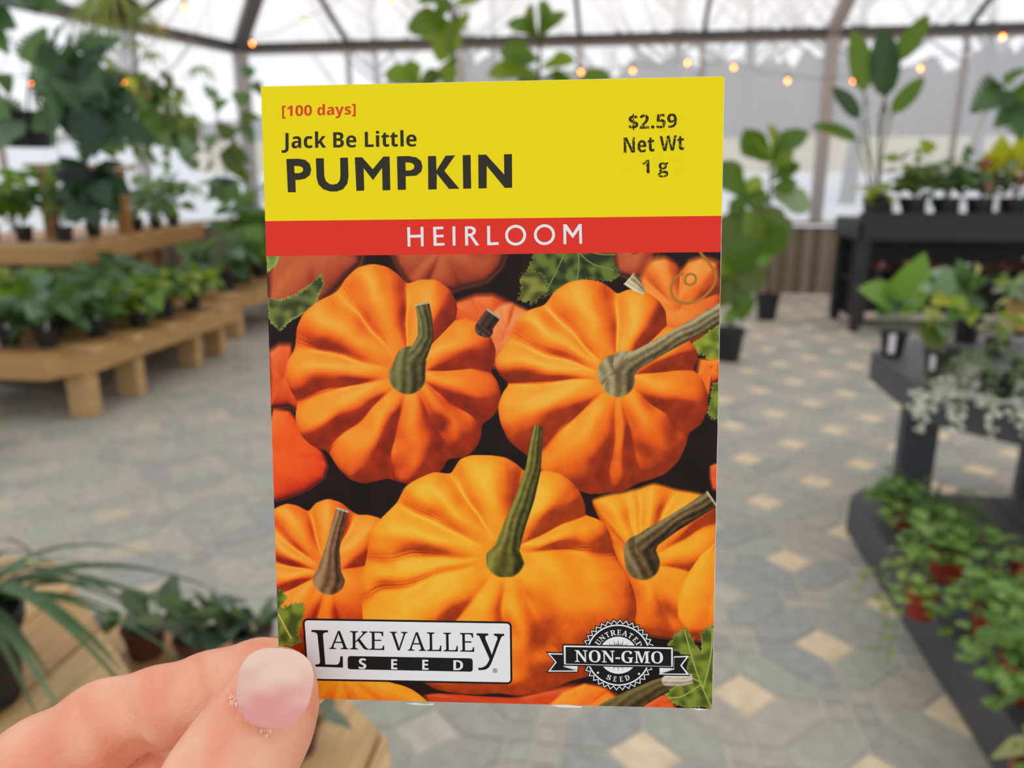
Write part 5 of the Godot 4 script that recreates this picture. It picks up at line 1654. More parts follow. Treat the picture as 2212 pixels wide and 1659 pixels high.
func left_benches() -> void:
	bench("low_bench", "low pine bench with square legs along the left of the aisle", PackedVector2Array([Vector2(-4.75, -4.13), Vector2(-3.55, -4.13), Vector2(-3.38, -4.42), Vector2(-3.40, -6.35), Vector2(-4.36, -6.35), Vector2(-4.75, -5.6)]), 0.45,
		{"along_z": false, "legs": [Vector2(-3.50, -4.40), Vector2(-3.52, -4.92), Vector2(-3.58, -5.80), Vector2(-3.60, -6.24), Vector2(-4.6, -4.4), Vector2(-4.4, -5.9)], "leg": Vector2(0.17, 0.10), "leg_mat": "pine_pale"})
	bench("low_bench", "farther low pine bench behind the first, nearer the back wall", PackedVector2Array([Vector2(-4.45, -6.80), Vector2(-3.86, -6.80), Vector2(-3.66, -7.10), Vector2(-3.66, -8.40), Vector2(-4.68, -8.40)]), 0.45,
		{"along_z": false, "legs": [Vector2(-3.8, -7.0), Vector2(-3.8, -8.25), Vector2(-4.4, -7.0), Vector2(-4.5, -8.25)], "leg": Vector2(0.12, 0.10), "leg_mat": "pine_pale"})
	var tier := bench("raised_bench", "waist-high pine bench with two upright posts beside the left wall", PackedVector2Array([Vector2(-6.25, -5.75), Vector2(-4.42, -5.75), Vector2(-4.62, -6.65), Vector2(-5.12, -8.9), Vector2(-5.65, -8.9)]), 1.0,
		{"along_z": false, "fascia": 0.14, "legs": [Vector2(-4.58, -5.88), Vector2(-4.85, -7.2), Vector2(-5.2, -8.7), Vector2(-6.1, -5.9), Vector2(-5.6, -8.6)], "leg_mat": "pine_warm"})
	var low: Node3D = get_node("low_bench")
	put("added_shade_board", box_mesh(Vector3(0.72, 0.40, 0.02)), M.old_wood_dark, low, moved(Vector3(-4.32, 0.20, -5.0)))  # two dark boards, added only to deepen the shade under the low bench
	put("added_shade_board", box_mesh(Vector3(0.02, 0.40, 1.25)), M.old_wood_dark, low, moved(Vector3(-3.95, 0.20, -5.66)))
	var shelf_a := Vector3(-5.16, 1.0, -6.4)
	var shelf_b := Vector3(-4.86, 1.0, -7.0)
	for p in [shelf_a, shelf_b]:
		put("post", box_mesh(Vector3(0.11, 0.60, 0.09), 0.005), M.pine_warm, tier, moved(p + Vector3(0, 0.30, 0), 0.3))
	var sg := Geo.new()
	sg.bar(shelf_a + Vector3(-0.06, 0.625, 0.12), shelf_b + Vector3(0.06, 0.625, -0.12), 0.20, 0.04, 0.004)
	put("shelf_board", sg.mesh(), M.pine, tier)
	# pot plants on the low bench
	var rows := [[-4.42, [-4.0, -3.72], "front"], [-4.80, [-4.30, -3.98, -3.64], "second"], [-5.18, [-4.50, -4.20, -3.88, -3.58], "third"], [-5.58, [-4.30, -3.96, -3.62], "fourth"], [-5.98, [-4.22, -3.92, -3.62], "back"]]
	var looks := [["bushy green plant", ["leaf_mid", "leaf_blue", "leaf_deep"], "ovate"], ["dark glossy plant", ["leaf_deep", "leaf_blue", "leaf_mid"], "ovate"], ["lime-tipped green plant", ["leaf_fresh", "leaf_mid", "leaf_lime"], "heart"], ["blue-green plant", ["leaf_blue", "leaf_deep", "leaf_blue"], "lance"]]
	var k := 0
	for r in rows:
		for i in r[1].size():
			var l: Array = looks[(k * 5 + k / 3) % 4]
			bushy("potted_plant", "%s, %s from the left in the %s row on the low pine bench" % [l[0], ORDER[i], r[2]], Vector3(r[1][i], 0.45, r[0]), {"n": 46, "spread": 0.25, "tall": 0.33, "size": 0.165, "mats": l[1], "kind": l[2], "pot_r": 0.075, "pot_h": 0.125, "tagged": k in [0, 1, 4], "group": "pot plants on the low pine bench"})
			k += 1
	# on the farther bench: large lolling leaves
	for q in [[Vector3(-3.95, 0.45, -7.15), "large-leaved plant at the near end of the farther low bench", ["leaf_blue", "leaf_mid", "leaf_deep"], 0.30, 0.45], [Vector3(-4.05, 0.45, -7.68), "tall dark green plant in the middle of the farther low bench", ["leaf_deep", "leaf_fig_dark", "leaf_mid"], 0.26, 0.75], [Vector3(-4.1, 0.45, -8.2), "light green plant at the wall end of the farther low bench", ["leaf_fresh", "leaf_olive", "leaf_mid"], 0.22, 0.6]]:
		bushy("potted_plant", q[1], q[0], {"n": 26, "spread": 0.26, "tall": q[4], "size": q[3], "mats": q[2], "pot_r": 0.11, "pot_h": 0.18, "group": "pot plants on the farther low bench"})
	# on the raised bench
	var raised := [[-4.72, -5.98, "leaf_mid", "leaf_olive", "heart"], [-5.08, -5.96, "leaf_fresh", "leaf_mid", "ovate"], [-5.42, -5.98, "leaf_lime", "leaf_fresh", "heart"], [-4.92, -6.62, "leaf_deep", "leaf_mid", "ovate"], [-5.02, -7.42, "leaf_blue", "leaf_silver", "ovate"], [-5.10, -7.88, "leaf_mid", "leaf_deep", "lance"], [-5.18, -8.34, "leaf_fresh", "leaf_blue", "ovate"]]
	for i in raised.size():
		var q: Array = raised[i]
		bushy("potted_plant", "small potted plant on the waist-high pine bench, %s from its near end" % ORDER[i], Vector3(q[0], 1.0, q[1]), {"n": 38, "spread": 0.25, "tall": 0.52, "size": 0.20, "mats": [q[2], q[3], q[2]], "kind": q[4], "pot_r": 0.075, "pot_h": 0.13, "tagged": i in [0, 1, 3, 4], "tag_size": 1.5, "pot": "pot_brown" if i == 2 else "pot_black", "group": "pot plants on the waist-high bench"})
	# tall leafy ones on the floor by the corner
	for q in [[Vector3(-5.0, 0, -9.75), "tall leafy plant on the floor in the back left corner", ["leaf_mid", "leaf_blue", "leaf_olive"], 0.24], [Vector3(-4.4, 0, -9.65), "tall dark leafy plant right of the back left corner", ["leaf_deep", "leaf_mid", "leaf_fig_dark"], 0.26], [Vector3(-3.7, 0, -9.45), "tall green plant beside the packet's left edge", ["leaf_mid", "leaf_fresh", "leaf_deep"], 0.24]]:
		bushy("floor_shrub", q[1], q[0], {"n": 60, "spread": 0.38, "tall": 1.7, "size": q[3] * 1.15, "mats": q[2], "pot_r": 0.16, "pot_h": 0.3, "stem_r": 0.012, "group": "tall plants by the back left corner"})
	# a big black pot behind the packet's edge
	var big := thing("potted_shrub", "leafy shrub in a big black tub by the packet's left edge", "plant", Vector3(-4.02, 0, -8.78))
	rng.seed = 31
	make_pot(big, 0.22, 0.46, M.pot_black)
	for i in 26:
		var a := rng.randf() * TAU
		var d := Vector3(cos(a), rng.randf_range(-0.2, 0.9), sin(a))
		put("leaf", leaf_shape("ovate", i % 4), M[["leaf_deep", "leaf_fresh", "leaf_blue"][i % 3]], big, leaf_at(Vector3(0, 0.5 + 0.55 * rng.randf(), 0) + d * 0.06, d, Vector3.UP, rng.randf_range(0.22, 0.34)))
	var stem := Geo.new()
	stem.tube([Vector3(0, 0.38, 0), Vector3(0.02, 0.7, 0), Vector3(-0.02, 1.1, 0)], 0.014, 0.006, 6)
	put("stem", stem.mesh(), M.stalk, big)


func hanging_plants() -> void:
	# the large split-leaved one
	var pot := Vector3(-4.3277, 1.7349, -5.25)
	var t := posed("hanging_monstera", "large dark split-leaved plant hanging in a black pot at left", pot, {"pot": "pot_black", "pot_r": 0.20, "pot_h": 0.24, "kind": "split", "mats": ["leaf_deep", "leaf_blue", "leaf_dark", "leaf_deep"], "trunk": "stalk", "trunk_r": 0.012, "trunk_name": "stem",
		"trunks": [[Vector3(-4.296, 1.9129, -5.25), Vector3(-3.9803, 2.0264, -5.1), Vector3(-3.7408, 2.1599, -5)], [Vector3(-4.296, 1.9129, -5.25), Vector3(-3.8776, 1.9565, -5), Vector3(-3.5683, 1.9156, -4.9)], [Vector3(-4.296, 1.9129, -5.25), Vector3(-4.2281, 2.1006, -5.2), Vector3(-4.1545, 2.3117, -5.2)]]},
		[[Vector3(-3.7502, 2.1019, -5), Vector3(-4.0029, 2.4056, -5.1)], [Vector3(-3.7455, 2.1309, -5), Vector3(-3.8424, 2.4823, -5.2)], [Vector3(-3.6789, 2.0953, -4.95), Vector3(-3.4576, 2.3542, -5)], [Vector3(-3.6295, 2.0605, -4.9), Vector3(-3.296, 2.1401, -4.9)], [Vector3(-3.6219, 2.003, -4.9), Vector3(-3.3542, 1.9061, -5)], [Vector3(-3.6092, 2.0217, -4.8), Vector3(-3.7949, 1.7079, -4.8)], [Vector3(-3.5524, 1.9645, -4.8), Vector3(-3.4833, 1.6626, -4.8)], [Vector3(-3.5806, 1.9447, -4.9), Vector3(-3.349, 1.6945, -4.9)], [Vector3(-3.7852, 2.068, -4.95), Vector3(-3.9999, 2.173, -4.95)], [Vector3(-3.7275, 1.9755, -4.9), Vector3(-3.91, 1.8253, -4.8)], [Vector3(-3.6372, 2.1177, -4.9), Vector3(-3.4634, 1.8748, -4.75)], [Vector3(-3.809, 2.1611, -5), Vector3(-3.6035, 1.8195, -4.75)], [Vector3(-4.1598, 2.2817, -5.2), Vector3(-4.0299, 2.5164, -5.2)], [Vector3(-4.3288, 1.9472, -5.2), Vector3(-4.4719, 2.0789, -5.1)], [Vector3(-4.2152, 1.9077, -5.1), Vector3(-4.3803, 1.7191, -5)], [Vector3(-3.5639, 1.9445, -4.9), Vector3(-3.1492, 1.7664, -4.9)], [Vector3(-3.6165, 2.3011, -5), Vector3(-3.4072, 2.4257, -5.1)], [Vector3(-3.7314, 2.2175, -5), Vector3(-3.6474, 2.5064, -5.2)], [Vector3(-3.7951, 2.1774, -4.9), Vector3(-3.8653, 1.9828, -4.8)], [Vector3(-3.5329, 2.1443, -4.9), Vector3(-3.3561, 1.9619, -4.8)], [Vector3(-3.4626, 1.9067, -4.8), Vector3(-3.4969, 1.631, -4.7)], [Vector3(-3.8955, 2.3216, -5.1), Vector3(-3.9026, 2.5423, -5.2)], [Vector3(-3.4796, 2.0582, -4.9), Vector3(-3.195, 1.9686, -4.9)]])
	hanger(t, Vector3(0, 1.75, 0), 0.19, 0.24)
	# a darker basket below it
	var low := Vector3(-3.6815, 1.3781, -4.95)
	var u := posed("hanging_basket", "very dark leafy hanging basket below the split-leaved plant", low, {"pot": "pot_black", "pot_r": 0.17, "pot_h": 0.20, "kind": "ovate", "mats": ["leaf_dark", "leaf_deep", "leaf_dark"]},
		[[Vector3(-3.6348, 1.486, -4.9), Vector3(-3.814, 1.5548, -4.8)], [Vector3(-3.6371, 1.4708, -4.9), Vector3(-3.784, 1.3762, -4.75)], [Vector3(-3.5798, 1.4714, -4.8), Vector3(-3.6598, 1.2349, -4.7)], [Vector3(-3.546, 1.4714, -4.8), Vector3(-3.4786, 1.2124, -4.7)], [Vector3(-3.5292, 1.4715, -4.8), Vector3(-3.3261, 1.2887, -4.75)], [Vector3(-3.6004, 1.486, -4.9), Vector3(-3.2799, 1.4362, -4.8)], [Vector3(-3.5981, 1.5012, -4.9), Vector3(-3.3695, 1.6206, -4.9)], [Vector3(-3.6301, 1.5163, -4.9), Vector3(-3.6518, 1.7209, -5)], [Vector3(-3.6496, 1.5012, -4.9), Vector3(-3.8209, 1.6582, -4.9)], [Vector3(-3.5172, 1.5011, -4.7), Vector3(-3.4905, 1.327, -4.65)], [Vector3(-3.4735, 1.4865, -4.75), Vector3(-3.3219, 1.3569, -4.65)], [Vector3(-3.6112, 1.4863, -4.8), Vector3(-3.6277, 1.3995, -4.65)]])
	hanger(u, Vector3(0, 2.2, 0), 0.16, 0.20)
	# a lighter trailing one between them and the corner post
	var tp := Vector3(-4.5371, 2.1523, -6.9)
	var tv := trailing("hanging_pothos", "mid-green trailing plant in a hanging pot left of the corner", tp, {"hang": true, "stems": 18, "per": 7, "long": 0.36, "size": 0.18, "kind": "heart", "arch": 0.5, "droop": 1.3, "mats": ["leaf_mid", "leaf_olive", "leaf_blue", "leaf_deep"], "pot": "pot_black", "pot_r": 0.12, "pot_h": 0.16})
	hanger(tv, Vector3(0, 1.45, 0), 0.11, 0.16)
	var tq := Vector3(-5.1167, 1.9546, -8.4)
	var tw := trailing("hanging_pothos", "grey-green trailing plant in a hanging pot against the left wall", tq, {"hang": true, "stems": 16, "per": 7, "long": 0.34, "size": 0.17, "kind": "heart", "arch": 0.5, "droop": 1.5, "mats": ["leaf_blue", "leaf_mid", "leaf_olive"], "pot": "pot_black", "pot_r": 0.12, "pot_h": 0.16})
	hanger(tw, Vector3(0, 1.6, 0), 0.11, 0.16)
	# spider plant with runners
	var sp := Vector3(-4.1632, 2.7638, -6.2)
	var s := thing("hanging_spider_plant", "yellow-green spider plant with dangling plantlets hanging high at left", "plant", sp)
	rng.seed = 44
	make_pot(s, 0.14, 0.17, M.pot_brown)
	fountain(s, Vector3(0, 0.15, 0), 90, 0.52, 0.017, ["leaf_spider", "leaf_olive", "leaf_lime"], 0.5, 1.3)
	for b in [Vector3(-3.6455, 2.1423, -6.1), Vector3(-3.536, 1.9787, -6.1), Vector3(-3.358, 2.3394, -6), Vector3(-3.8058, 2.4642, -6.1), Vector3(-4.0948, 2.408, -5.9), Vector3(-3.8894, 2.5359, -6)]:
		var q: Vector3 = b - sp
		var g := Geo.new()
		g.tube([Vector3(0, 0.16, 0), Vector3(q.x * 0.5, maxf(0.30, q.y * 0.3 + 0.2), q.z * 0.5), Vector3(q.x * 0.9, q.y * 0.4 + 0.12, q.z), q], 0.003, 0.002, 4)
		put("runner", g.mesh(), M.stalk_pale, s)
		fountain(s, q, 14, 0.19, 0.012, ["leaf_spider", "leaf_lime", "leaf_spider"], 0.6, 1.2)
	hanger(s, Vector3(0, 1.1, 0), 0.13, 0.17)
	# a vine in the very corner
	var c := Vector3(-4.2496, 2.4696, -4.9)
	var v := posed("hanging_vine", "dark vine leaves in the top left corner", c, {"pot": "pot_black", "pot_r": 0.13, "pot_h": 0.16, "mats": ["leaf_deep", "leaf_dark", "leaf_mid"], "kind": "heart"},
		[[Vector3(-4.1658, 2.5508, -4.9), Vector3(-3.9359, 2.4575, -4.8)], [Vector3(-4.127, 2.5773, -4.9), Vector3(-3.8486, 2.5765, -4.8)], [Vector3(-4.0498, 2.6299, -4.9), Vector3(-3.8124, 2.5626, -4.9)], [Vector3(-3.8794, 2.6519, -4.9), Vector3(-3.7045, 2.59, -5)], [Vector3(-4.1704, 2.4396, -4.9), Vector3(-4.0827, 2.3109, -4.9)], [Vector3(-4.1681, 2.1843, -4.9), Vector3(-4.1169, 2.0535, -4.9)], [Vector3(-3.7763, 2.6757, -4.9), Vector3(-3.8657, 2.5423, -4.9)], [Vector3(-4.3051, 2.0124, -4.9), Vector3(-4.0806, 1.9138, -4.8)]])
	hanger(v, Vector3(0, 1.2, 0), 0.12, 0.16)
	# a small hanging pot by the corner post
	var h := Vector3(-4.4868, 1.3314, -8.3)
	var w := posed("hanging_pot", "vine climbing from a small teal pot by the corner post", h, {"pot": "pot_teal", "pot_r": 0.11, "pot_h": 0.20, "mats": ["leaf_mid", "leaf_olive", "leaf_deep", "leaf_blue"], "kind": "heart", "trunk": "stalk", "trunk_r": 0.006, "trunk_name": "stem", "trunks": [[Vector3(-4.4695, 1.5019, -8.3), Vector3(-4.354, 1.944, -8.3), Vector3(-4.1337, 2.277, -8.3), Vector3(-4.0505, 2.6034, -8.3)], [Vector3(-4.4695, 1.5019, -8.3), Vector3(-4.517, 1.9452, -8.3), Vector3(-4.5099, 2.4242, -8.3)]]},
		[[Vector3(-4.354, 1.944, -8.3), Vector3(-4.4978, 2.1287, -8.3)], [Vector3(-4.2273, 2.1355, -8.3), Vector3(-4.0093, 2.1807, -8.3)], [Vector3(-4.1314, 2.3007, -8.3), Vector3(-4.3042, 2.4445, -8.3)], [Vector3(-4.0526, 2.5803, -8.3), Vector3(-4.1733, 2.6983, -8.3)], [Vector3(-4.517, 1.9452, -8.3), Vector3(-4.7081, 1.7997, -8.3)], [Vector3(-4.5174, 2.3533, -8.3), Vector3(-4.6179, 2.5202, -8.3)], [Vector3(-4.5113, 2.2581, -8.3), Vector3(-4.3564, 2.351, -8.3)], [Vector3(-4.3957, 1.7982, -8.3), Vector3(-4.1605, 1.6992, -8.3)], [Vector3(-4.2319, 2.0876, -8.3), Vector3(-4.0886, 1.8937, -8.3)], [Vector3(-4.4589, 1.4525, -8.2), Vector3(-4.667, 1.3028, -8.2)], [Vector3(-4.4043, 1.4525, -8.2), Vector3(-4.2602, 1.2543, -8.2)], [Vector3(-4.4563, 1.4772, -8.2), Vector3(-4.5878, 1.5266, -8.2)], [Vector3(-4.059, 2.5107, -8.3), Vector3(-3.9376, 2.392, -8.3)], [Vector3(-4.3588, 1.8955, -8.3), Vector3(-4.1847, 1.4773, -8.2)]])
	hanger(w, Vector3(0, 2.35, 0), 0.10, 0.20)


# ---------------------------------------------------------------- trees behind the packet
func fig_trees() -> void:
	var a := Vector3(-1.69, 0, -7.4785)
	posed("fiddle_leaf_fig", "tall fiddle-leaf fig rising behind the middle of the packet's top edge", a, {"category": "tree", "pot": "pot_black", "pot_r": 0.2, "pot_h": 0.4, "kind": "fiddle", "mats": ["leaf_fig", "leaf_fig_dark"], "trunk_r": 0.03, "group": "fiddle-leaf figs behind the packet", "trunks": [[a + Vector3(0, 0.35, 0), Vector3(-1.9378, 1.4524, -8.6), Vector3(-1.9261, 2.555, -8.6), Vector3(-1.8629, 3.2337, -8.6)], [Vector3(-2.0238, 2.2757, -8.6), Vector3(-2.2993, 2.5149, -8.6)]]},
		[[Vector3(-1.8813, 3.0468, -8.6), Vector3(-2.3879, 3.114, -8.5)], [Vector3(-1.8839, 3.0383, -8.5), Vector3(-2.0401, 2.7228, -8.4)], [Vector3(-1.8532, 3.2246, -8.6), Vector3(-2.2715, 3.3142, -8.5)], [Vector3(-1.8773, 3.2608, -8.6), Vector3(-1.5957, 3.3754, -8.6)], [Vector3(-1.8839, 2.9115, -8.6), Vector3(-1.7249, 3.1664, -8.5)], [Vector3(-1.8909, 3.3231, -8.6), Vector3(-2.0417, 3.6344, -8.6)], [Vector3(-1.984, 2.9741, -8.5), Vector3(-2.2301, 2.9856, -8.4)], [Vector3(-2.2996, 2.5055, -8.6), Vector3(-2.6395, 2.639, -8.5)], [Vector3(-2.007, 2.5657, -8.6), Vector3(-2.2346, 2.5854, -8.5)], [Vector3(-2.3156, 2.4871, -8.6), Vector3(-2.3988, 2.7584, -8.6)], [Vector3(-1.9067, 3.1274, -8.5), Vector3(-1.9153, 2.7916, -8.4)], [Vector3(-1.8863, 2.7842, -8.6), Vector3(-1.9949, 2.4984, -8.5)], [Vector3(-1.8547, 3.2796, -8.5), Vector3(-2.0546, 3.113, -8.4)], [Vector3(-2.3008, 2.4681, -8.6), Vector3(-2.0424, 2.6139, -8.5)]])
	var b := Vector3(-0.8769, 0, -7.7753)
	posed("fiddle_leaf_fig", "second tall fiddle-leaf fig, right of the first behind the packet", b, {"category": "tree", "pot": "pot_black", "pot_r": 0.2, "pot_h": 0.4, "kind": "fiddle", "mats": ["leaf_fig_dark", "leaf_fig", "leaf_fig_dark"], "trunk_r": 0.028, "group": "fiddle-leaf figs behind the packet", "trunks": [[b + Vector3(0, 0.35, 0), Vector3(-0.992, 1.4521, -8.8), Vector3(-1.0273, 2.516, -8.8), Vector3(-1.0075, 3.0679, -8.8)], [Vector3(-0.9609, 1.9437, -8.8), Vector3(-0.6398, 2.3693, -8.8)]]},
		[[Vector3(-1.0162, 2.9409, -8.8), Vector3(-1.1439, 3.2765, -8.7)], [Vector3(-1.0162, 2.9409, -8.8), Vector3(-0.7655, 3.2124, -8.7)], [Vector3(-1.0213, 2.9593, -8.8), Vector3(-1.3298, 3.1396, -8.7)], [Vector3(-1.0074, 3.0588, -8.8), Vector3(-0.9709, 3.3359, -8.8)], [Vector3(-1.0098, 2.9607, -8.7), Vector3(-0.9282, 3.1627, -8.6)], [Vector3(-1.0191, 2.7252, -8.8), Vector3(-1.4195, 2.8709, -8.7)], [Vector3(-1.0034, 2.6461, -8.8), Vector3(-0.6504, 2.7539, -8.7)], [Vector3(-1.0178, 2.5813, -8.8), Vector3(-1.5513, 2.6253, -8.7)], [Vector3(-0.9923, 2.5341, -8.8), Vector3(-0.7451, 2.5918, -8.7)], [Vector3(-1.0176, 2.5533, -8.8), Vector3(-1.255, 2.462, -8.7)], [Vector3(-1.0078, 2.7341, -8.7), Vector3(-1.2163, 2.6792, -8.6)], [Vector3(-0.6397, 2.3599, -8.8), Vector3(-0.2878, 2.6015, -8.7)], [Vector3(-0.6397, 2.3599, -8.8), Vector3(-0.8337, 2.5934, -8.7)]])
	var c := Vector3(0.8863, 0, -6.6887)
	posed("fiddle_leaf_fig", "fiddle-leaf fig in a small black pot on the floor right of the packet", c, {"category": "tree", "pot": "pot_black", "pot_r": 0.13, "pot_h": 0.28, "kind": "fiddle", "mats": ["leaf_fig", "leaf_fig_dark", "leaf_olive", "leaf_fig"], "trunk_r": 0.02, "group": "figs standing right of the packet", "trunks": [[c + Vector3(0, 0.25, 0), Vector3(0.9025, 0.5533, -6.7), Vector3(0.9215, 1.0176, -6.7), Vector3(0.9381, 1.3914, -6.7)]]},
		[[Vector3(0.9403, 1.362, -6.7), Vector3(0.6928, 1.64, -6.7)], [Vector3(0.9363, 1.3176, -6.7), Vector3(1.2672, 1.0842, -6.6)], [Vector3(0.9206, 1.2804, -6.7), Vector3(0.706, 1.0038, -6.6)], [Vector3(0.9409, 1.3546, -6.7), Vector3(1.0291, 1.5377, -6.7), Vector3(0, 0.4, 1), "leaf_lime"], [Vector3(0.9642, 1.2474, -6.6), Vector3(1.2251, 0.9439, -6.5)], [Vector3(0.9234, 1.0933, -6.7), Vector3(1.1418, 0.8476, -6.6), Vector3(0, 0.4, 1), "leaf_fresh"], [Vector3(0.9215, 1.0176, -6.7), Vector3(0.7841, 0.6736, -6.6)], [Vector3(0.9122, 0.9413, -6.7), Vector3(1.0575, 0.6097, -6.6)], [Vector3(0.9008, 0.7874, -6.7), Vector3(0.7514, 0.4864, -6.6)], [Vector3(0.9064, 0.71, -6.7), Vector3(1.0008, 0.3749, -6.6)], [Vector3(0.8968, 1.1733, -6.6), Vector3(0.9132, 0.7718, -6.5)], [Vector3(0.9251, 1.2838, -6.6), Vector3(1.0382, 1.0336, -6.5)], [Vector3(0.8074, 0.3303, -6.6), Vector3(0.9193, 0.4591, -6.6), Vector3(0, 0.4, 1), "leaf_fresh"], [Vector3(0.9381, 1.3914, -6.7), Vector3(0.8184, 1.2465, -6.6)], [Vector3(0.8967, 1.3544, -6.7), Vector3(1.0999, 1.3573, -6.6)]])
	var d := Vector3(1.5544, 0, -8.8319)
	posed("fiddle_leaf_fig", "taller fig behind, its leaves spreading against the back windows", d, {"category": "tree", "pot": "pot_black", "pot_r": 0.13, "pot_h": 0.28, "kind": "fiddle", "mats": ["leaf_fig", "leaf_fig_dark"], "trunk_r": 0.02, "group": "figs standing right of the packet", "trunks": [[d + Vector3(0, 0.25, 0), Vector3(1.4003, 0.9126, -8.2), Vector3(1.362, 1.7005, -8.2)]]},
		[[Vector3(1.3638, 1.6785, -8.2), Vector3(1.6304, 1.983, -8.1)], [Vector3(1.3638, 1.6785, -8.2), Vector3(1.0726, 1.9539, -8.1)], [Vector3(1.3646, 1.6697, -8.2), Vector3(1.3597, 2.0432, -8.2)], [Vector3(1.3508, 1.6329, -8.1), Vector3(1.2015, 1.888, -8)], [Vector3(1.3526, 1.6111, -8.1), Vector3(1.5201, 1.7587, -8)], [Vector3(1.3785, 1.5017, -8.2), Vector3(1.5995, 1.6669, -8.1)], [Vector3(1.3807, 1.3677, -8.2), Vector3(1.7591, 1.2555, -8.1), Vector3(0, 0.5, 1), "leaf_silver"], [Vector3(1.377, 1.4125, -8.2), Vector3(1.5992, 1.4798, -8.1)], [Vector3(1.3792, 1.2777, -8.2), Vector3(1.0831, 1.4575, -8.1)], [Vector3(1.3815, 1.1417, -8.2), Vector3(1.6062, 1.0128, -8.1)]])


# ---------------------------------------------------------------- back right: black rack
func back_rack() -> void:
	var t := bench("plant_rack", "two-tier black plant rack against the back wall at right", PackedVector2Array([Vector2(2.25, -8.15), Vector2(5.6, -8.15), Vector2(5.6, -9.1), Vector2(2.25, -9.1)]), 1.13, {"category": "rack", "along_z": false, "tops": ["rack_black"], "fascia": 0.17, "fascia_mat": "rack_black", "leg_mat": "rack_black", "legs": [Vector2(2.32, -8.22), Vector2(2.32, -9.02), Vector2(3.9, -8.22), Vector2(5.5, -8.22), Vector2(5.5, -9.02)]})
	for k in 5:
		put("lower_board", box_mesh(Vector3(3.2, 0.025, 0.14)), M.rack_black, t, moved(Vector3(3.92, 0.50, -8.33 - k * 0.155)))
	put("back_panel", box_mesh(Vector3(3.3, 0.95, 0.02)), M.rack_black, t, moved(Vector3(3.92, 0.55, -9.06)))
	put("end_panel", box_mesh(Vector3(0.02, 0.95, 0.80)), M.rack_black, t, moved(Vector3(2.40, 0.55, -8.62)))
	put("tray_rim", box_mesh(Vector3(3.36, 0.07, 0.012)), M.rack_black, t, moved(Vector3(3.92, 1.165, -8.17)))
	var mats := [["leaf_yellow", "leaf_lime", "leaf_olive"], ["leaf_fresh", "leaf_mid", "leaf_olive"], ["leaf_blue", "leaf_mid", "leaf_silver"], ["leaf_silver", "leaf_rose", "leaf_mid"], ["leaf_red", "leaf_rust", "leaf_mid"], ["leaf_silver", "leaf_mid", "leaf_blue"]]
	var says := ["yellow-flecked", "fresh green", "grey-green", "pale pinkish", "red-leaved", "silvery"]
	for i in 6:
		var x: float = 2.48 + i * 0.305
		bushy("potted_plant", "%s plant in black pot, %s from the left on the black rack's top" % [says[i], ORDER[i]], Vector3(x, 1.13, -8.33), {"n": 52, "spread": 0.23, "tall": 0.2 if i == 0 else 0.52, "size": 0.17, "mats": mats[i], "kind": ["lance", "ovate", "heart", "ovate", "lance", "ovate"][i], "pot_r": 0.135, "pot_h": 0.21, "group": "pots on the black rack"})
		var row: Node3D = get_child(get_child_count() - 1)
		plant_tag(row, Vector3(0.09, 0.09, 0.125), -0.12, 0.0, 1.7)
	for i in 6:
		bushy("small_succulent", "small reddish plant in black pot, %s from the left on the rack's lower tier" % ORDER[i], Vector3(2.50 + i * 0.27, 0.5125, -8.32), {"n": 16, "spread": 0.07, "tall": 0.07, "size": 0.075, "mats": ["leaf_rose", "leaf_rust", "leaf_red"], "pot_r": 0.075, "pot_h": 0.13, "group": "reddish plants on the lower tier", "tagged": i in [0, 1, 3], "tag_size": 1.0})
	# paddle leaves on long stalks
	var s := Vector3(2.5645, 1.2071, -8.85)
	s.y = 1.13
	posed("bird_of_paradise", "tall plant with paddle-shaped leaves on long stalks on the black rack", s, {"pot": "pot_black", "pot_r": 0.13, "pot_h": 0.22, "kind": "paddle", "mats": ["leaf_dark", "leaf_fig_dark", "leaf_dark"], "trunk": "stalk", "trunk_r": 0.016, "trunk_name": "stalk",
		"trunks": [[s + Vector3(0, 0.2, 0), Vector3(2.4533, 1.7824, -8.85), Vector3(2.3305, 2.3934, -8.85)], [s + Vector3(0.02, 0.2, 0), Vector3(2.5448, 1.7819, -8.85), Vector3(2.5433, 2.3411, -8.85)], [s + Vector3(0, 0.2, 0), Vector3(2.5118, 1.5489, -8.85), Vector3(2.318, 2.0959, -8.85)], [s + Vector3(0.03, 0.2, 0), Vector3(2.5768, 1.7818, -8.85), Vector3(2.6343, 2.1784, -8.85)], [s + Vector3(-0.02, 0.2, 0), Vector3(2.4518, 1.5489, -8.85), Vector3(2.3095, 1.9219, -8.85)], [s + Vector3(0.02, 0.2, 0), Vector3(2.5117, 2.1482, -8.85), Vector3(2.6099, 2.6797, -8.85)]]},
		[[Vector3(2.3315, 2.3845, -8.85), Vector3(2.1668, 2.9505, -8.8), Vector3(0.2, 0, 1)], [Vector3(2.5449, 2.3276, -8.85), Vector3(2.4373, 2.9692, -8.8), Vector3(-0.2, 0, 1)], [Vector3(2.5932, 2.6713, -8.85), Vector3(2.8487, 3.0766, -8.8), Vector3(0.1, 0.2, 1)], [Vector3(2.6264, 2.1695, -8.85), Vector3(2.8707, 2.5024, -8.8), Vector3(0.1, 0.5, 1)], [Vector3(2.315, 2.1232, -8.85), Vector3(2.0166, 2.4199, -8.8), Vector3(0.1, 0.4, 1)], [Vector3(2.3197, 1.9126, -8.85), Vector3(1.8519, 2.0515, -8.8), Vector3(0, 0.7, 0.7), "leaf_fig_dark"]])
	# split leaves and a yellow plant farther along
	var q := Vector3(4.0298, 1.2776, -8.6)
	q.y = 1.13
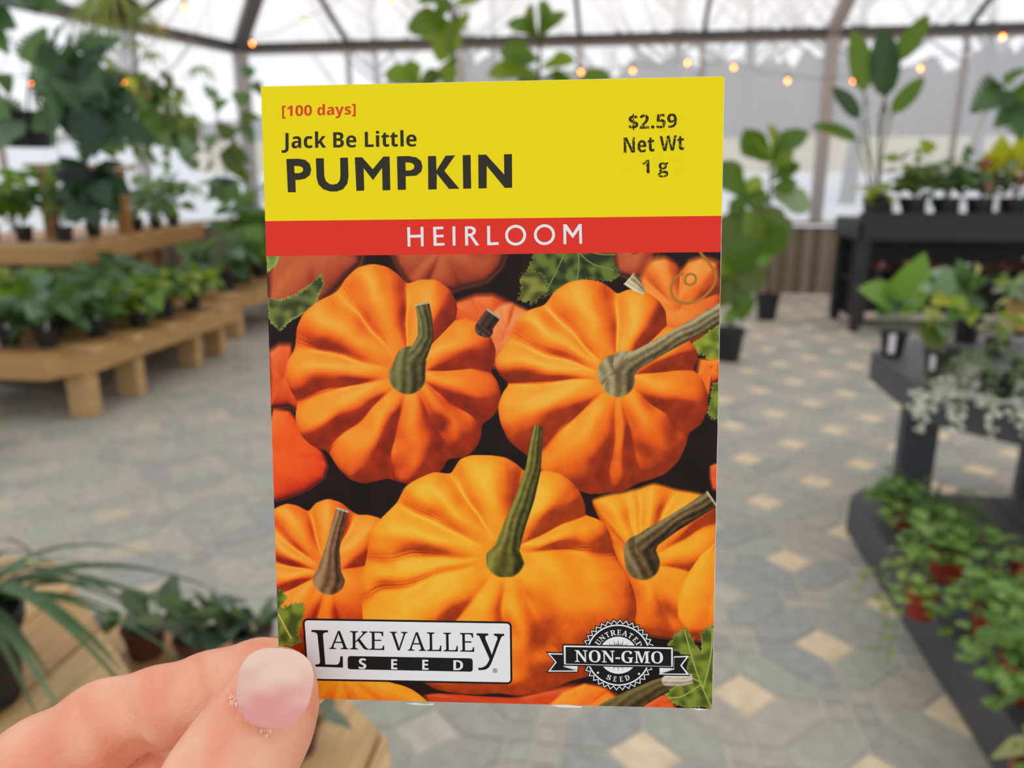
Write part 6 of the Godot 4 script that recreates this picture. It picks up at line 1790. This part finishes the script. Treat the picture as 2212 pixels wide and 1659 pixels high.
	posed("monstera", "split-leaved plant reaching in from the right edge above the rack", q, {"pot": "pot_black", "pot_r": 0.13, "pot_h": 0.22, "kind": "split", "mats": ["leaf_deep", "leaf_dark", "leaf_fig_dark"], "trunk": "stalk_pale", "trunk_r": 0.012, "trunk_name": "stalk",
		"trunks": [[q + Vector3(0, 0.2, 0), Vector3(3.798, 1.8885, -8.4), Vector3(3.4931, 2.23, -8.2)], [Vector3(3.4869, 2.2706, -8.2), Vector3(3.2279, 2.1233, -8.1), Vector3(3.1283, 1.7541, -8.1)]]},
		[[Vector3(3.378, 2.3329, -8.2), Vector3(3.0764, 2.125, -8)], [Vector3(3.3918, 2.373, -8.2), Vector3(3.544, 2.4969, -8.1)], [Vector3(3.4732, 2.2303, -8.2), Vector3(3.2859, 1.9859, -8)], [Vector3(3.4974, 2.331, -8.2), Vector3(3.624, 2.0705, -8)], [Vector3(3.355, 2.3535, -8.2), Vector3(3.167, 2.4053, -8.1)], [Vector3(3.4961, 2.1804, -8.1), Vector3(3.5193, 1.8708, -8)], [Vector3(3.1456, 1.8039, -8.1), Vector3(3.0611, 1.7263, -8), Vector3(0, 0.3, 1), "leaf_deep", "ovate"]])
	var y := Vector3(3.7157, 1.2721, -8.75)
	y.y = 1.13
	posed("philodendron", "plant with broad glowing yellow leaves behind the rack's front pots", y, {"pot": "pot_black", "pot_r": 0.11, "pot_h": 0.2, "kind": "heart", "mats": ["leaf_yellow"], "trunk": "stalk_pale", "trunk_r": 0.008, "trunk_name": "stalk", "trunks": [[y + Vector3(0, 0.18, 0), Vector3(3.6741, 1.4926, -8.75)], [y + Vector3(0, 0.18, 0), Vector3(3.9051, 1.5471, -8.75)]]},
		[[Vector3(3.6518, 1.5837, -8.75), Vector3(3.6242, 1.9172, -8.6), Vector3(0, 0.1, 1)], [Vector3(3.6088, 1.6381, -8.75), Vector3(3.5164, 1.7721, -8.7), Vector3(0, 0.1, 1)], [Vector3(3.9038, 1.5833, -8.75), Vector3(3.8059, 1.9418, -8.6), Vector3(-0.3, 0.1, 1)], [Vector3(3.035, 1.7778, -8.8), Vector3(2.9281, 1.9148, -8.8), Vector3(0, 0.2, 1), "leaf_lime"]])


# ---------------------------------------------------------------- right of the aisle
func right_benches() -> void:
	var grey := {"tops": ["bench_grey"], "fascia_mat": "bench_grey", "leg_mat": "bench_grey", "board": 0.115, "category": "table"}
	bench("plant_table", "dark grey painted plant table with cut corners at right", PackedVector2Array([Vector2(1.11, -3.62), Vector2(1.11, -2.97), Vector2(1.40, -2.68), Vector2(2.4, -2.68), Vector2(2.4, -3.95), Vector2(1.42, -3.95)]), 0.75, grey.merged({"along_z": false, "fascia": 0.10, "legs": [Vector2(1.30, -3.47), Vector2(2.25, -3.5), Vector2(2.2, -2.8), Vector2(2.0, -3.85)], "leg": Vector2(0.15, 0.07)}))
	bench("low_shelf", "ankle-high dark grey shelf edging the aisle at right", PackedVector2Array([Vector2(1.0, -3.30), Vector2(1.0, -1.1), Vector2(1.9, -1.1), Vector2(1.9, -3.37), Vector2(1.06, -3.37)]), 0.18, grey.merged({"fascia": 0.15, "board": 0.15}))
	# ivies in red pots along the shelf
	var spots := [[Vector3(1.1071, 0.18, -2.9998), "farthest"], [Vector3(1.1183, 0.18, -2.5751), "second farthest"], [Vector3(1.1104, 0.18, -2.2234), "middle"], [Vector3(1.0717, 0.18, -1.9366), "second nearest"], [Vector3(1.056, 0.18, -1.7195), "nearest"]]
	for s in spots:
		trailing("ivy", "light green ivy in red pot on the low grey shelf, the %s of five" % s[1], s[0], {"stems": 18, "per": 7, "long": 0.108, "size": 0.047, "arch": 0.95, "droop": 0.4, "pot_r": 0.062, "pot_h": 0.12, "group": "ivies on the low grey shelf"})
	trailing("ivy", "ivy with long pale shoots hanging over the low shelf's edge", Vector3(0.9455, 0.18, -2.3142), {"stems": 9, "per": 8, "long": 0.15, "size": 0.034, "toward": PI, "droop": 1.1, "pot_r": 0.05, "pot_h": 0.09, "mats": ["leaf_fresh", "leaf_ivy", "leaf_lime"], "group": "ivies on the low grey shelf"})
	trailing("ivy", "ivy with a few dry brown leaves at the right edge", Vector3(1.3596, 0.18, -2.5484), {"stems": 12, "per": 6, "long": 0.15, "size": 0.042, "mats": ["leaf_ivy", "leaf_rust", "leaf_ivy_deep", "leaf_ivy"], "pot_r": 0.06, "pot_h": 0.11, "group": "ivies on the low grey shelf"})
	trailing("ivy", "dark small ivy behind the farthest red pot on the low shelf", Vector3(1.1824, 0.18, -2.8485), {"stems": 22, "per": 7, "long": 0.15, "size": 0.040, "arch": 0.8, "mats": ["leaf_ivy_deep", "leaf_ivy", "leaf_mid"], "pot_r": 0.06, "pot_h": 0.10, "group": "ivies on the low grey shelf"})
	bushy("potted_plant", "pale yellow-green plant in the lower right corner", Vector3(0.9026, 0.18, -1.4778), {"n": 22, "spread": 0.12, "tall": 0.16, "size": 0.10, "kind": "heart", "mats": ["leaf_lime", "leaf_fresh", "leaf_cream"], "pot": "pot_clay"})
	# on the table
	var p1 := Vector3(1.1733, 0.75, -3.5456)
	posed("philodendron", "glossy plant in small black pot with white tag at the table's corner", p1, {"pot": "pot_black", "pot_r": 0.058, "pot_h": 0.11, "mats": ["leaf_mid", "leaf_fresh"], "kind": "ovate", "trunk": "stalk", "trunk_r": 0.005, "trunk_name": "stem", "trunks": [[p1 + Vector3(0, 0.1, 0), p1 + Vector3(0.0, 0.18, 0), Vector3(1.1409, 0.9999, -3.5)]]},
		[[Vector3(1.1414, 0.9959, -3.5), Vector3(0.9741, 1.0658, -3.4), Vector3(0, 0.6, 0.8), "leaf_fresh"], [Vector3(1.1397, 0.9476, -3.5), Vector3(1.2252, 1.1991, -3.45), Vector3(0.2, 0.3, 1)], [Vector3(1.1386, 1.0198, -3.5), Vector3(1.0571, 0.9503, -3.4), Vector3(0, 0.5, 0.8), "leaf_deep"], [Vector3(1.149, 0.98, -3.5), Vector3(1.2039, 1.0202, -3.4), Vector3(0, 0.8, 0.5), "leaf_silver"], [Vector3(1.1396, 0.9798, -3.5), Vector3(1.0941, 1.0787, -3.5)], [Vector3(1.1506, 0.9195, -3.5), Vector3(1.1779, 0.9377, -3.4), Vector3(0, 0.8, 0.5), "leaf_silver"]])
	plant_tag(get_child(get_child_count() - 1), Vector3(-0.025, 0.03, 0.062), -0.1, -0.3, 1.0)
	var p2 := Vector3(1.2226, 0.75, -3.1355)
	posed("pothos", "yellow-green plant in wider black pot on the grey table", p2, {"pot": "pot_black", "pot_r": 0.068, "pot_h": 0.12, "mats": ["leaf_olive", "leaf_lime", "leaf_mid"], "kind": "ovate", "trunk": "stalk_pale", "trunk_r": 0.005, "trunk_name": "stem", "trunks": [[p2 + Vector3(0, 0.1, 0), Vector3(1.2049, 0.9548, -3.2), Vector3(1.2073, 1.0646, -3.2)], [p2 + Vector3(0, 0.1, 0), Vector3(1.177, 0.9725, -3.2)]]},
		[[Vector3(1.1855, 0.9727, -3.2), Vector3(1.1909, 0.8424, -3.1), Vector3(0, 0.2, 1), "leaf_olive"], [Vector3(1.2597, 1.0512, -3.2), Vector3(1.1528, 1.0567, -3.1), Vector3(0, 0.8, 0.6), "leaf_yellow"], [Vector3(1.2073, 1.0646, -3.2), Vector3(1.1095, 1.1018, -3.15), Vector3(0, 0.8, 0.6), "leaf_silver"], [Vector3(1.2085, 1.0555, -3.2), Vector3(1.2185, 1.1813, -3.2), Vector3(0, 0.4, 1), "leaf_blue"], [Vector3(1.2049, 0.9548, -3.2), Vector3(1.141, 1.0255, -3.15), Vector3(0, 0.4, 1), "leaf_cream"], [Vector3(1.2182, 1.0467, -3.2), Vector3(1.2719, 1.0454, -3.1), Vector3(0, 0.6, 0.8), "leaf_lime"], [Vector3(1.2025, 0.9732, -3.2), Vector3(1.2155, 0.9194, -3.1)]])
	plant_tag(get_child(get_child_count() - 1), Vector3(-0.05, 0.05, 0.05), -0.1, -0.3, 0.7)
	var p3 := Vector3(1.623, 0.75, -3.9209)
	posed("rubber_plant", "dark broad-leaved plant in black pot behind the yellow-green one", p3, {"pot": "pot_black", "pot_r": 0.065, "pot_h": 0.12, "mats": ["leaf_mid", "leaf_deep", "leaf_fresh"], "kind": "ovate", "trunk": "stalk", "trunk_r": 0.006, "trunk_name": "stem", "trunks": [[p3 + Vector3(0, 0.1, 0), Vector3(1.4469, 1.0525, -3.6)]]},
		[[Vector3(1.4526, 1.0122, -3.6), Vector3(1.2866, 1.141, -3.5), Vector3(0, 0.8, 0.6), "leaf_silver"], [Vector3(1.4483, 1.0425, -3.6), Vector3(1.4209, 1.1721, -3.6), Vector3(0, 0.5, 0.8), "leaf_deep"], [Vector3(1.4497, 1.0324, -3.6), Vector3(1.4882, 1.1055, -3.5)], [Vector3(1.4554, 0.9919, -3.6), Vector3(1.5089, 0.9884, -3.5), Vector3(0, 0.7, 0.7), "leaf_deep"], [Vector3(1.4657, 1.0529, -3.6), Vector3(1.4623, 1.1593, -3.5), Vector3(0.3, 0.6, 0.8), "leaf_cream"], [Vector3(1.4582, 0.9716, -3.6), Vector3(1.3708, 0.9252, -3.5), Vector3(0, 0.7, 0.7), "leaf_mid"], [Vector3(1.462, 1.0124, -3.6), Vector3(1.4656, 0.9077, -3.5), Vector3(0, 0.4, 1), "leaf_lime"]])
	bushy("variegated_plant", "cream-edged plant in a tan wicker pot on the grey table", Vector3(2.0381, 0.75, -4.2965), {"n": 34, "spread": 0.15, "tall": 0.26, "size": 0.10, "mats": ["leaf_silver", "leaf_cream", "leaf_mid", "leaf_silver"], "kind": "ovate", "pot": "wicker", "pot_r": 0.085, "pot_h": 0.14, "stem": "stalk_pale"})
	bushy("pale_stemmed_plant", "spindly plant with pale crossing stems on the grey table", Vector3(1.62, 0.75, -3.5935), {"n": 16, "spread": 0.10, "tall": 0.24, "size": 0.07, "mats": ["leaf_lime", "leaf_fresh", "leaf_cream"], "kind": "ovate", "pot_r": 0.05, "pot_h": 0.08, "stem": "stalk_pale", "stem_r": 0.006})
	# white flowers spilling over the table's edge
	for f in [[Vector3(1.3097, 0.75, -2.8543), "white-flowered plant spilling over the grey table's near edge", 2.4, 30], [Vector3(1.5163, 0.75, -3.0933), "second white-flowered plant, farther right on the grey table", 2.0, 24]]:
		var t := trailing("flowering_plant", f[1], f[0], {"stems": f[3], "per": 5, "long": 0.21, "size": 0.034, "kind": "lance", "toward": f[2], "arch": 0.4, "droop": 0.9, "mats": ["leaf_ivy_deep", "leaf_blue", "leaf_mid"], "pot": "pot_black", "pot_r": 0.06, "pot_h": 0.09, "group": "white-flowered plants on the grey table"})
		for st in t.get_children():
			if not String(st.name).begins_with("stem"):
				continue
			var arr: PackedVector3Array = st.mesh.surface_get_arrays(0)[Mesh.ARRAY_VERTEX]
			var tip := arr[arr.size() - 2]
			var mid := arr[arr.size() / 2]
			for q in 13:
				var at := tip.lerp(mid, rng.randf() * 0.5) + Vector3(rng.randfn(0, 0.014), rng.randfn(0.006, 0.012), rng.randfn(0, 0.014))
				put("flower", leaf_shape("round", q % 3), M.petal, t, leaf_at(at, Vector3(rng.randfn(), 0.3, rng.randfn()), Vector3(0, 0.7, 0.7), 0.023))


# ---------------------------------------------------------------- the near tables, lower left
func near_tables() -> void:
	var pale := {"category": "table", "thick": 0.022, "fascia": 0.05, "tops": ["pine_pale", "pine", "pine_pale"], "fascia_mat": "pine_pale", "leg": Vector2(0.07, 0.07), "leg_mat": "pine_pale"}
	bench("slatted_table", "low pine slat table with cut corners below the hand", PackedVector2Array([Vector2(-1.08, -1.34), Vector2(-0.68, -1.33), Vector2(-0.375, -1.07), Vector2(-0.345, -1.00), Vector2(-0.345, -0.25), Vector2(-1.08, -0.25)]), 0.585, pale.merged({"board": 0.1155, "legs": [Vector2(-0.45, -0.95), Vector2(-0.45, -0.4), Vector2(-0.98, -0.4), Vector2(-0.98, -1.2)]}))
	bench("slatted_table", "higher pine slat table carrying the strap-leaved plant at lower left", PackedVector2Array([Vector2(-2.2, -1.36), Vector2(-1.21, -1.36), Vector2(-0.62, -0.87), Vector2(-0.62, -0.25), Vector2(-2.2, -0.25)]), 0.70, pale.merged({"board": 0.158, "legs": [Vector2(-1.2, -1.2), Vector2(-1.2, -0.4), Vector2(-2.1, -0.4), Vector2(-2.1, -1.25)]}))
	# strap leaves arching out of a black pot
	var at := Vector3(-0.9938, 0.7, -0.92)
	var t := thing("strap_leaved_plant", "plant with long arching strap leaves in a black pot at lower left", "plant", at)
	rng.seed = 61
	make_pot(t, 0.078, 0.15, M.pot_black)
	fountain(t, Vector3(0, 0.13, 0), 34, 0.36, 0.0075, ["leaf_strap", "leaf_blue", "leaf_strap", "leaf_deep"], 1.0, 0.75)
	fountain(t, Vector3(0, 0.13, 0), 14, 0.46, 0.0075, ["leaf_strap", "leaf_deep"], 0.95, 0.55, -0.9, 0.9)
	plant_tag(t, Vector3(0.045, 0.02, 0.075), 0.0, 0.5, 1.0)
	# low dark rosettes in clay pots
	for q in [[Vector3(-0.9216, 0.585, -1.228), "dark violet-leaved plant in a clay pot beside the higher table"], [Vector3(-0.7994, 0.585, -1.2093), "middle dark violet-leaved plant, just above the forefinger"], [Vector3(-0.7051, 0.585, -1.2478), "dark violet-leaved plant by the packet's lower left corner"], [Vector3(-0.5146, 0.585, -1.0164), "dark-leaved plant half hidden by the thumb"]]:
		bushy("african_violet", q[1], q[0], {"n": 17, "spread": 0.085, "tall": 0.07, "size": 0.066, "rise": 0.25, "mats": ["leaf_violet", "leaf_violet_grey", "leaf_dark", "leaf_violet"], "pot": "pot_brown", "pot_r": 0.042, "pot_h": 0.065, "stem": "stalk_pale", "stem_r": 0.003, "group": "dark rosettes on the near table"})
	# strap leaves at the left edge, near the floor
	var e := Vector3(-3.7036, 0, -3.5809)
	var u := thing("floor_plant", "fresh green plant on the floor at the left edge", "plant", e)
	rng.seed = 66
	make_pot(u, 0.11, 0.2, M.pot_black)
	fountain(u, Vector3(0, 0.18, 0), 22, 0.42, 0.022, ["leaf_fresh", "leaf_silver", "leaf_mid"], 0.7, 0.7)


# ---------------------------------------------------------------- string lights
func string_lights() -> void:
	var strings := [
		["string of warm bulbs along the back windows at right", [Vector3(-1.3687, 2.923, -9.3), Vector3(-0.6032, 2.6733, -9.3), Vector3(-0.025, 2.677, -9.3), Vector3(0.5683, 2.7469, -9.3), Vector3(1.0685, 2.6895, -9.3), Vector3(1.6475, 2.5416, -9.3), Vector3(2.33, 2.5298, -9.3), Vector3(2.9954, 2.6428, -9.3), Vector3(3.762, 2.9332, -9.3), Vector3(4.4688, 3.0121, -9.3)]],
		["string of warm bulbs under the roof at the back left", [Vector3(-4.6538, 3.1152, -9.6), Vector3(-3.8816, 3.2835, -9.4), Vector3(-3.1607, 3.4817, -9), Vector3(-2.6686, 3.415, -9), Vector3(-1.9771, 3.0574, -9.2)]],
		["string of warm bulbs among the hanging plants at left", [Vector3(-6.1656, 2.471, -6.6), Vector3(-5.3096, 2.3235, -6.6), Vector3(-4.4189, 2.3201, -6.6), Vector3(-3.7752, 2.899, -6.6)]],
	]
	for s in strings:
		var places: Array = s[1]
		var t := thing("string_lights", s[0], "string lights", places[0])
		var cord := []
		for i in places.size():
			var p: Vector3 = places[i] - places[0] + Vector3(0, 0.075, 0)
			if i > 0:
				cord.append(cord[cord.size() - 1].lerp(p, 0.5) - Vector3(0, 0.05, 0))
			cord.append(p)
		var g := Geo.new()
		g.tube(cord, 0.004, 0.004, 5)
		put("cord", g.mesh(), M.wire_dark, t)
		for p in places:
			var q: Vector3 = p - places[0]
			var sock := Geo.new()
			sock.lathe([Vector2(0.001, 0.075), Vector2(0.014, 0.075), Vector2(0.015, 0.03), Vector2(0.001, 0.03)], 8)
			var bulb := Geo.new()
			var prof := []
			for k in 9:
				var a := PI * k / 8.0
				prof.append(Vector2(0.015 * sin(a) + 0.0005, 0.010 - 0.020 * cos(a)))
			bulb.lathe(prof, 12)
			var glow := put("bulb", bulb.mesh(), M.bulb_glow, t, moved(q), "glowing amber bulb")
			put("socket", sock.mesh(), M.wire_dark, glow)
			var l := OmniLight3D.new()
			l.name = "bulb_light"
			t.add_child(l, true)
			l.position = q
			l.light_color = Color(1.0, 0.66, 0.32)
			l.light_energy = 0.06
			l.light_size = 0.02
			l.omni_range = 20.0
			l.omni_attenuation = 2.0
			l.shadow_enabled = true



func _ready() -> void:
	make_view()
	make_materials()
	make_outdoors()
	make_floor()
	var n := make_wall(0, "back", "back wall of weathered boards below ribbed panes", 8, 0.105, [0, 5, 8], 1, M.sheet)
	n = make_wall(3, "left", "left wall of weathered boards below ribbed panes", 9, 0.15, [0, 9], n, M.sheet)
	n = make_wall(1, "right", "right wall of weathered boards below ribbed panes", 9, 0.4, [0, 9], n, M.clear_sheet)
	n = make_wall(2, "front", "wall behind the viewer with ribbed panes", 8, 0.4, [0, 8], n, M.clear_sheet)
	make_roof()
	left_benches()
	hanging_plants()
	fig_trees()
	back_rack()
	right_benches()
	near_tables()
	string_lights()
	make_packet()
	make_hand()
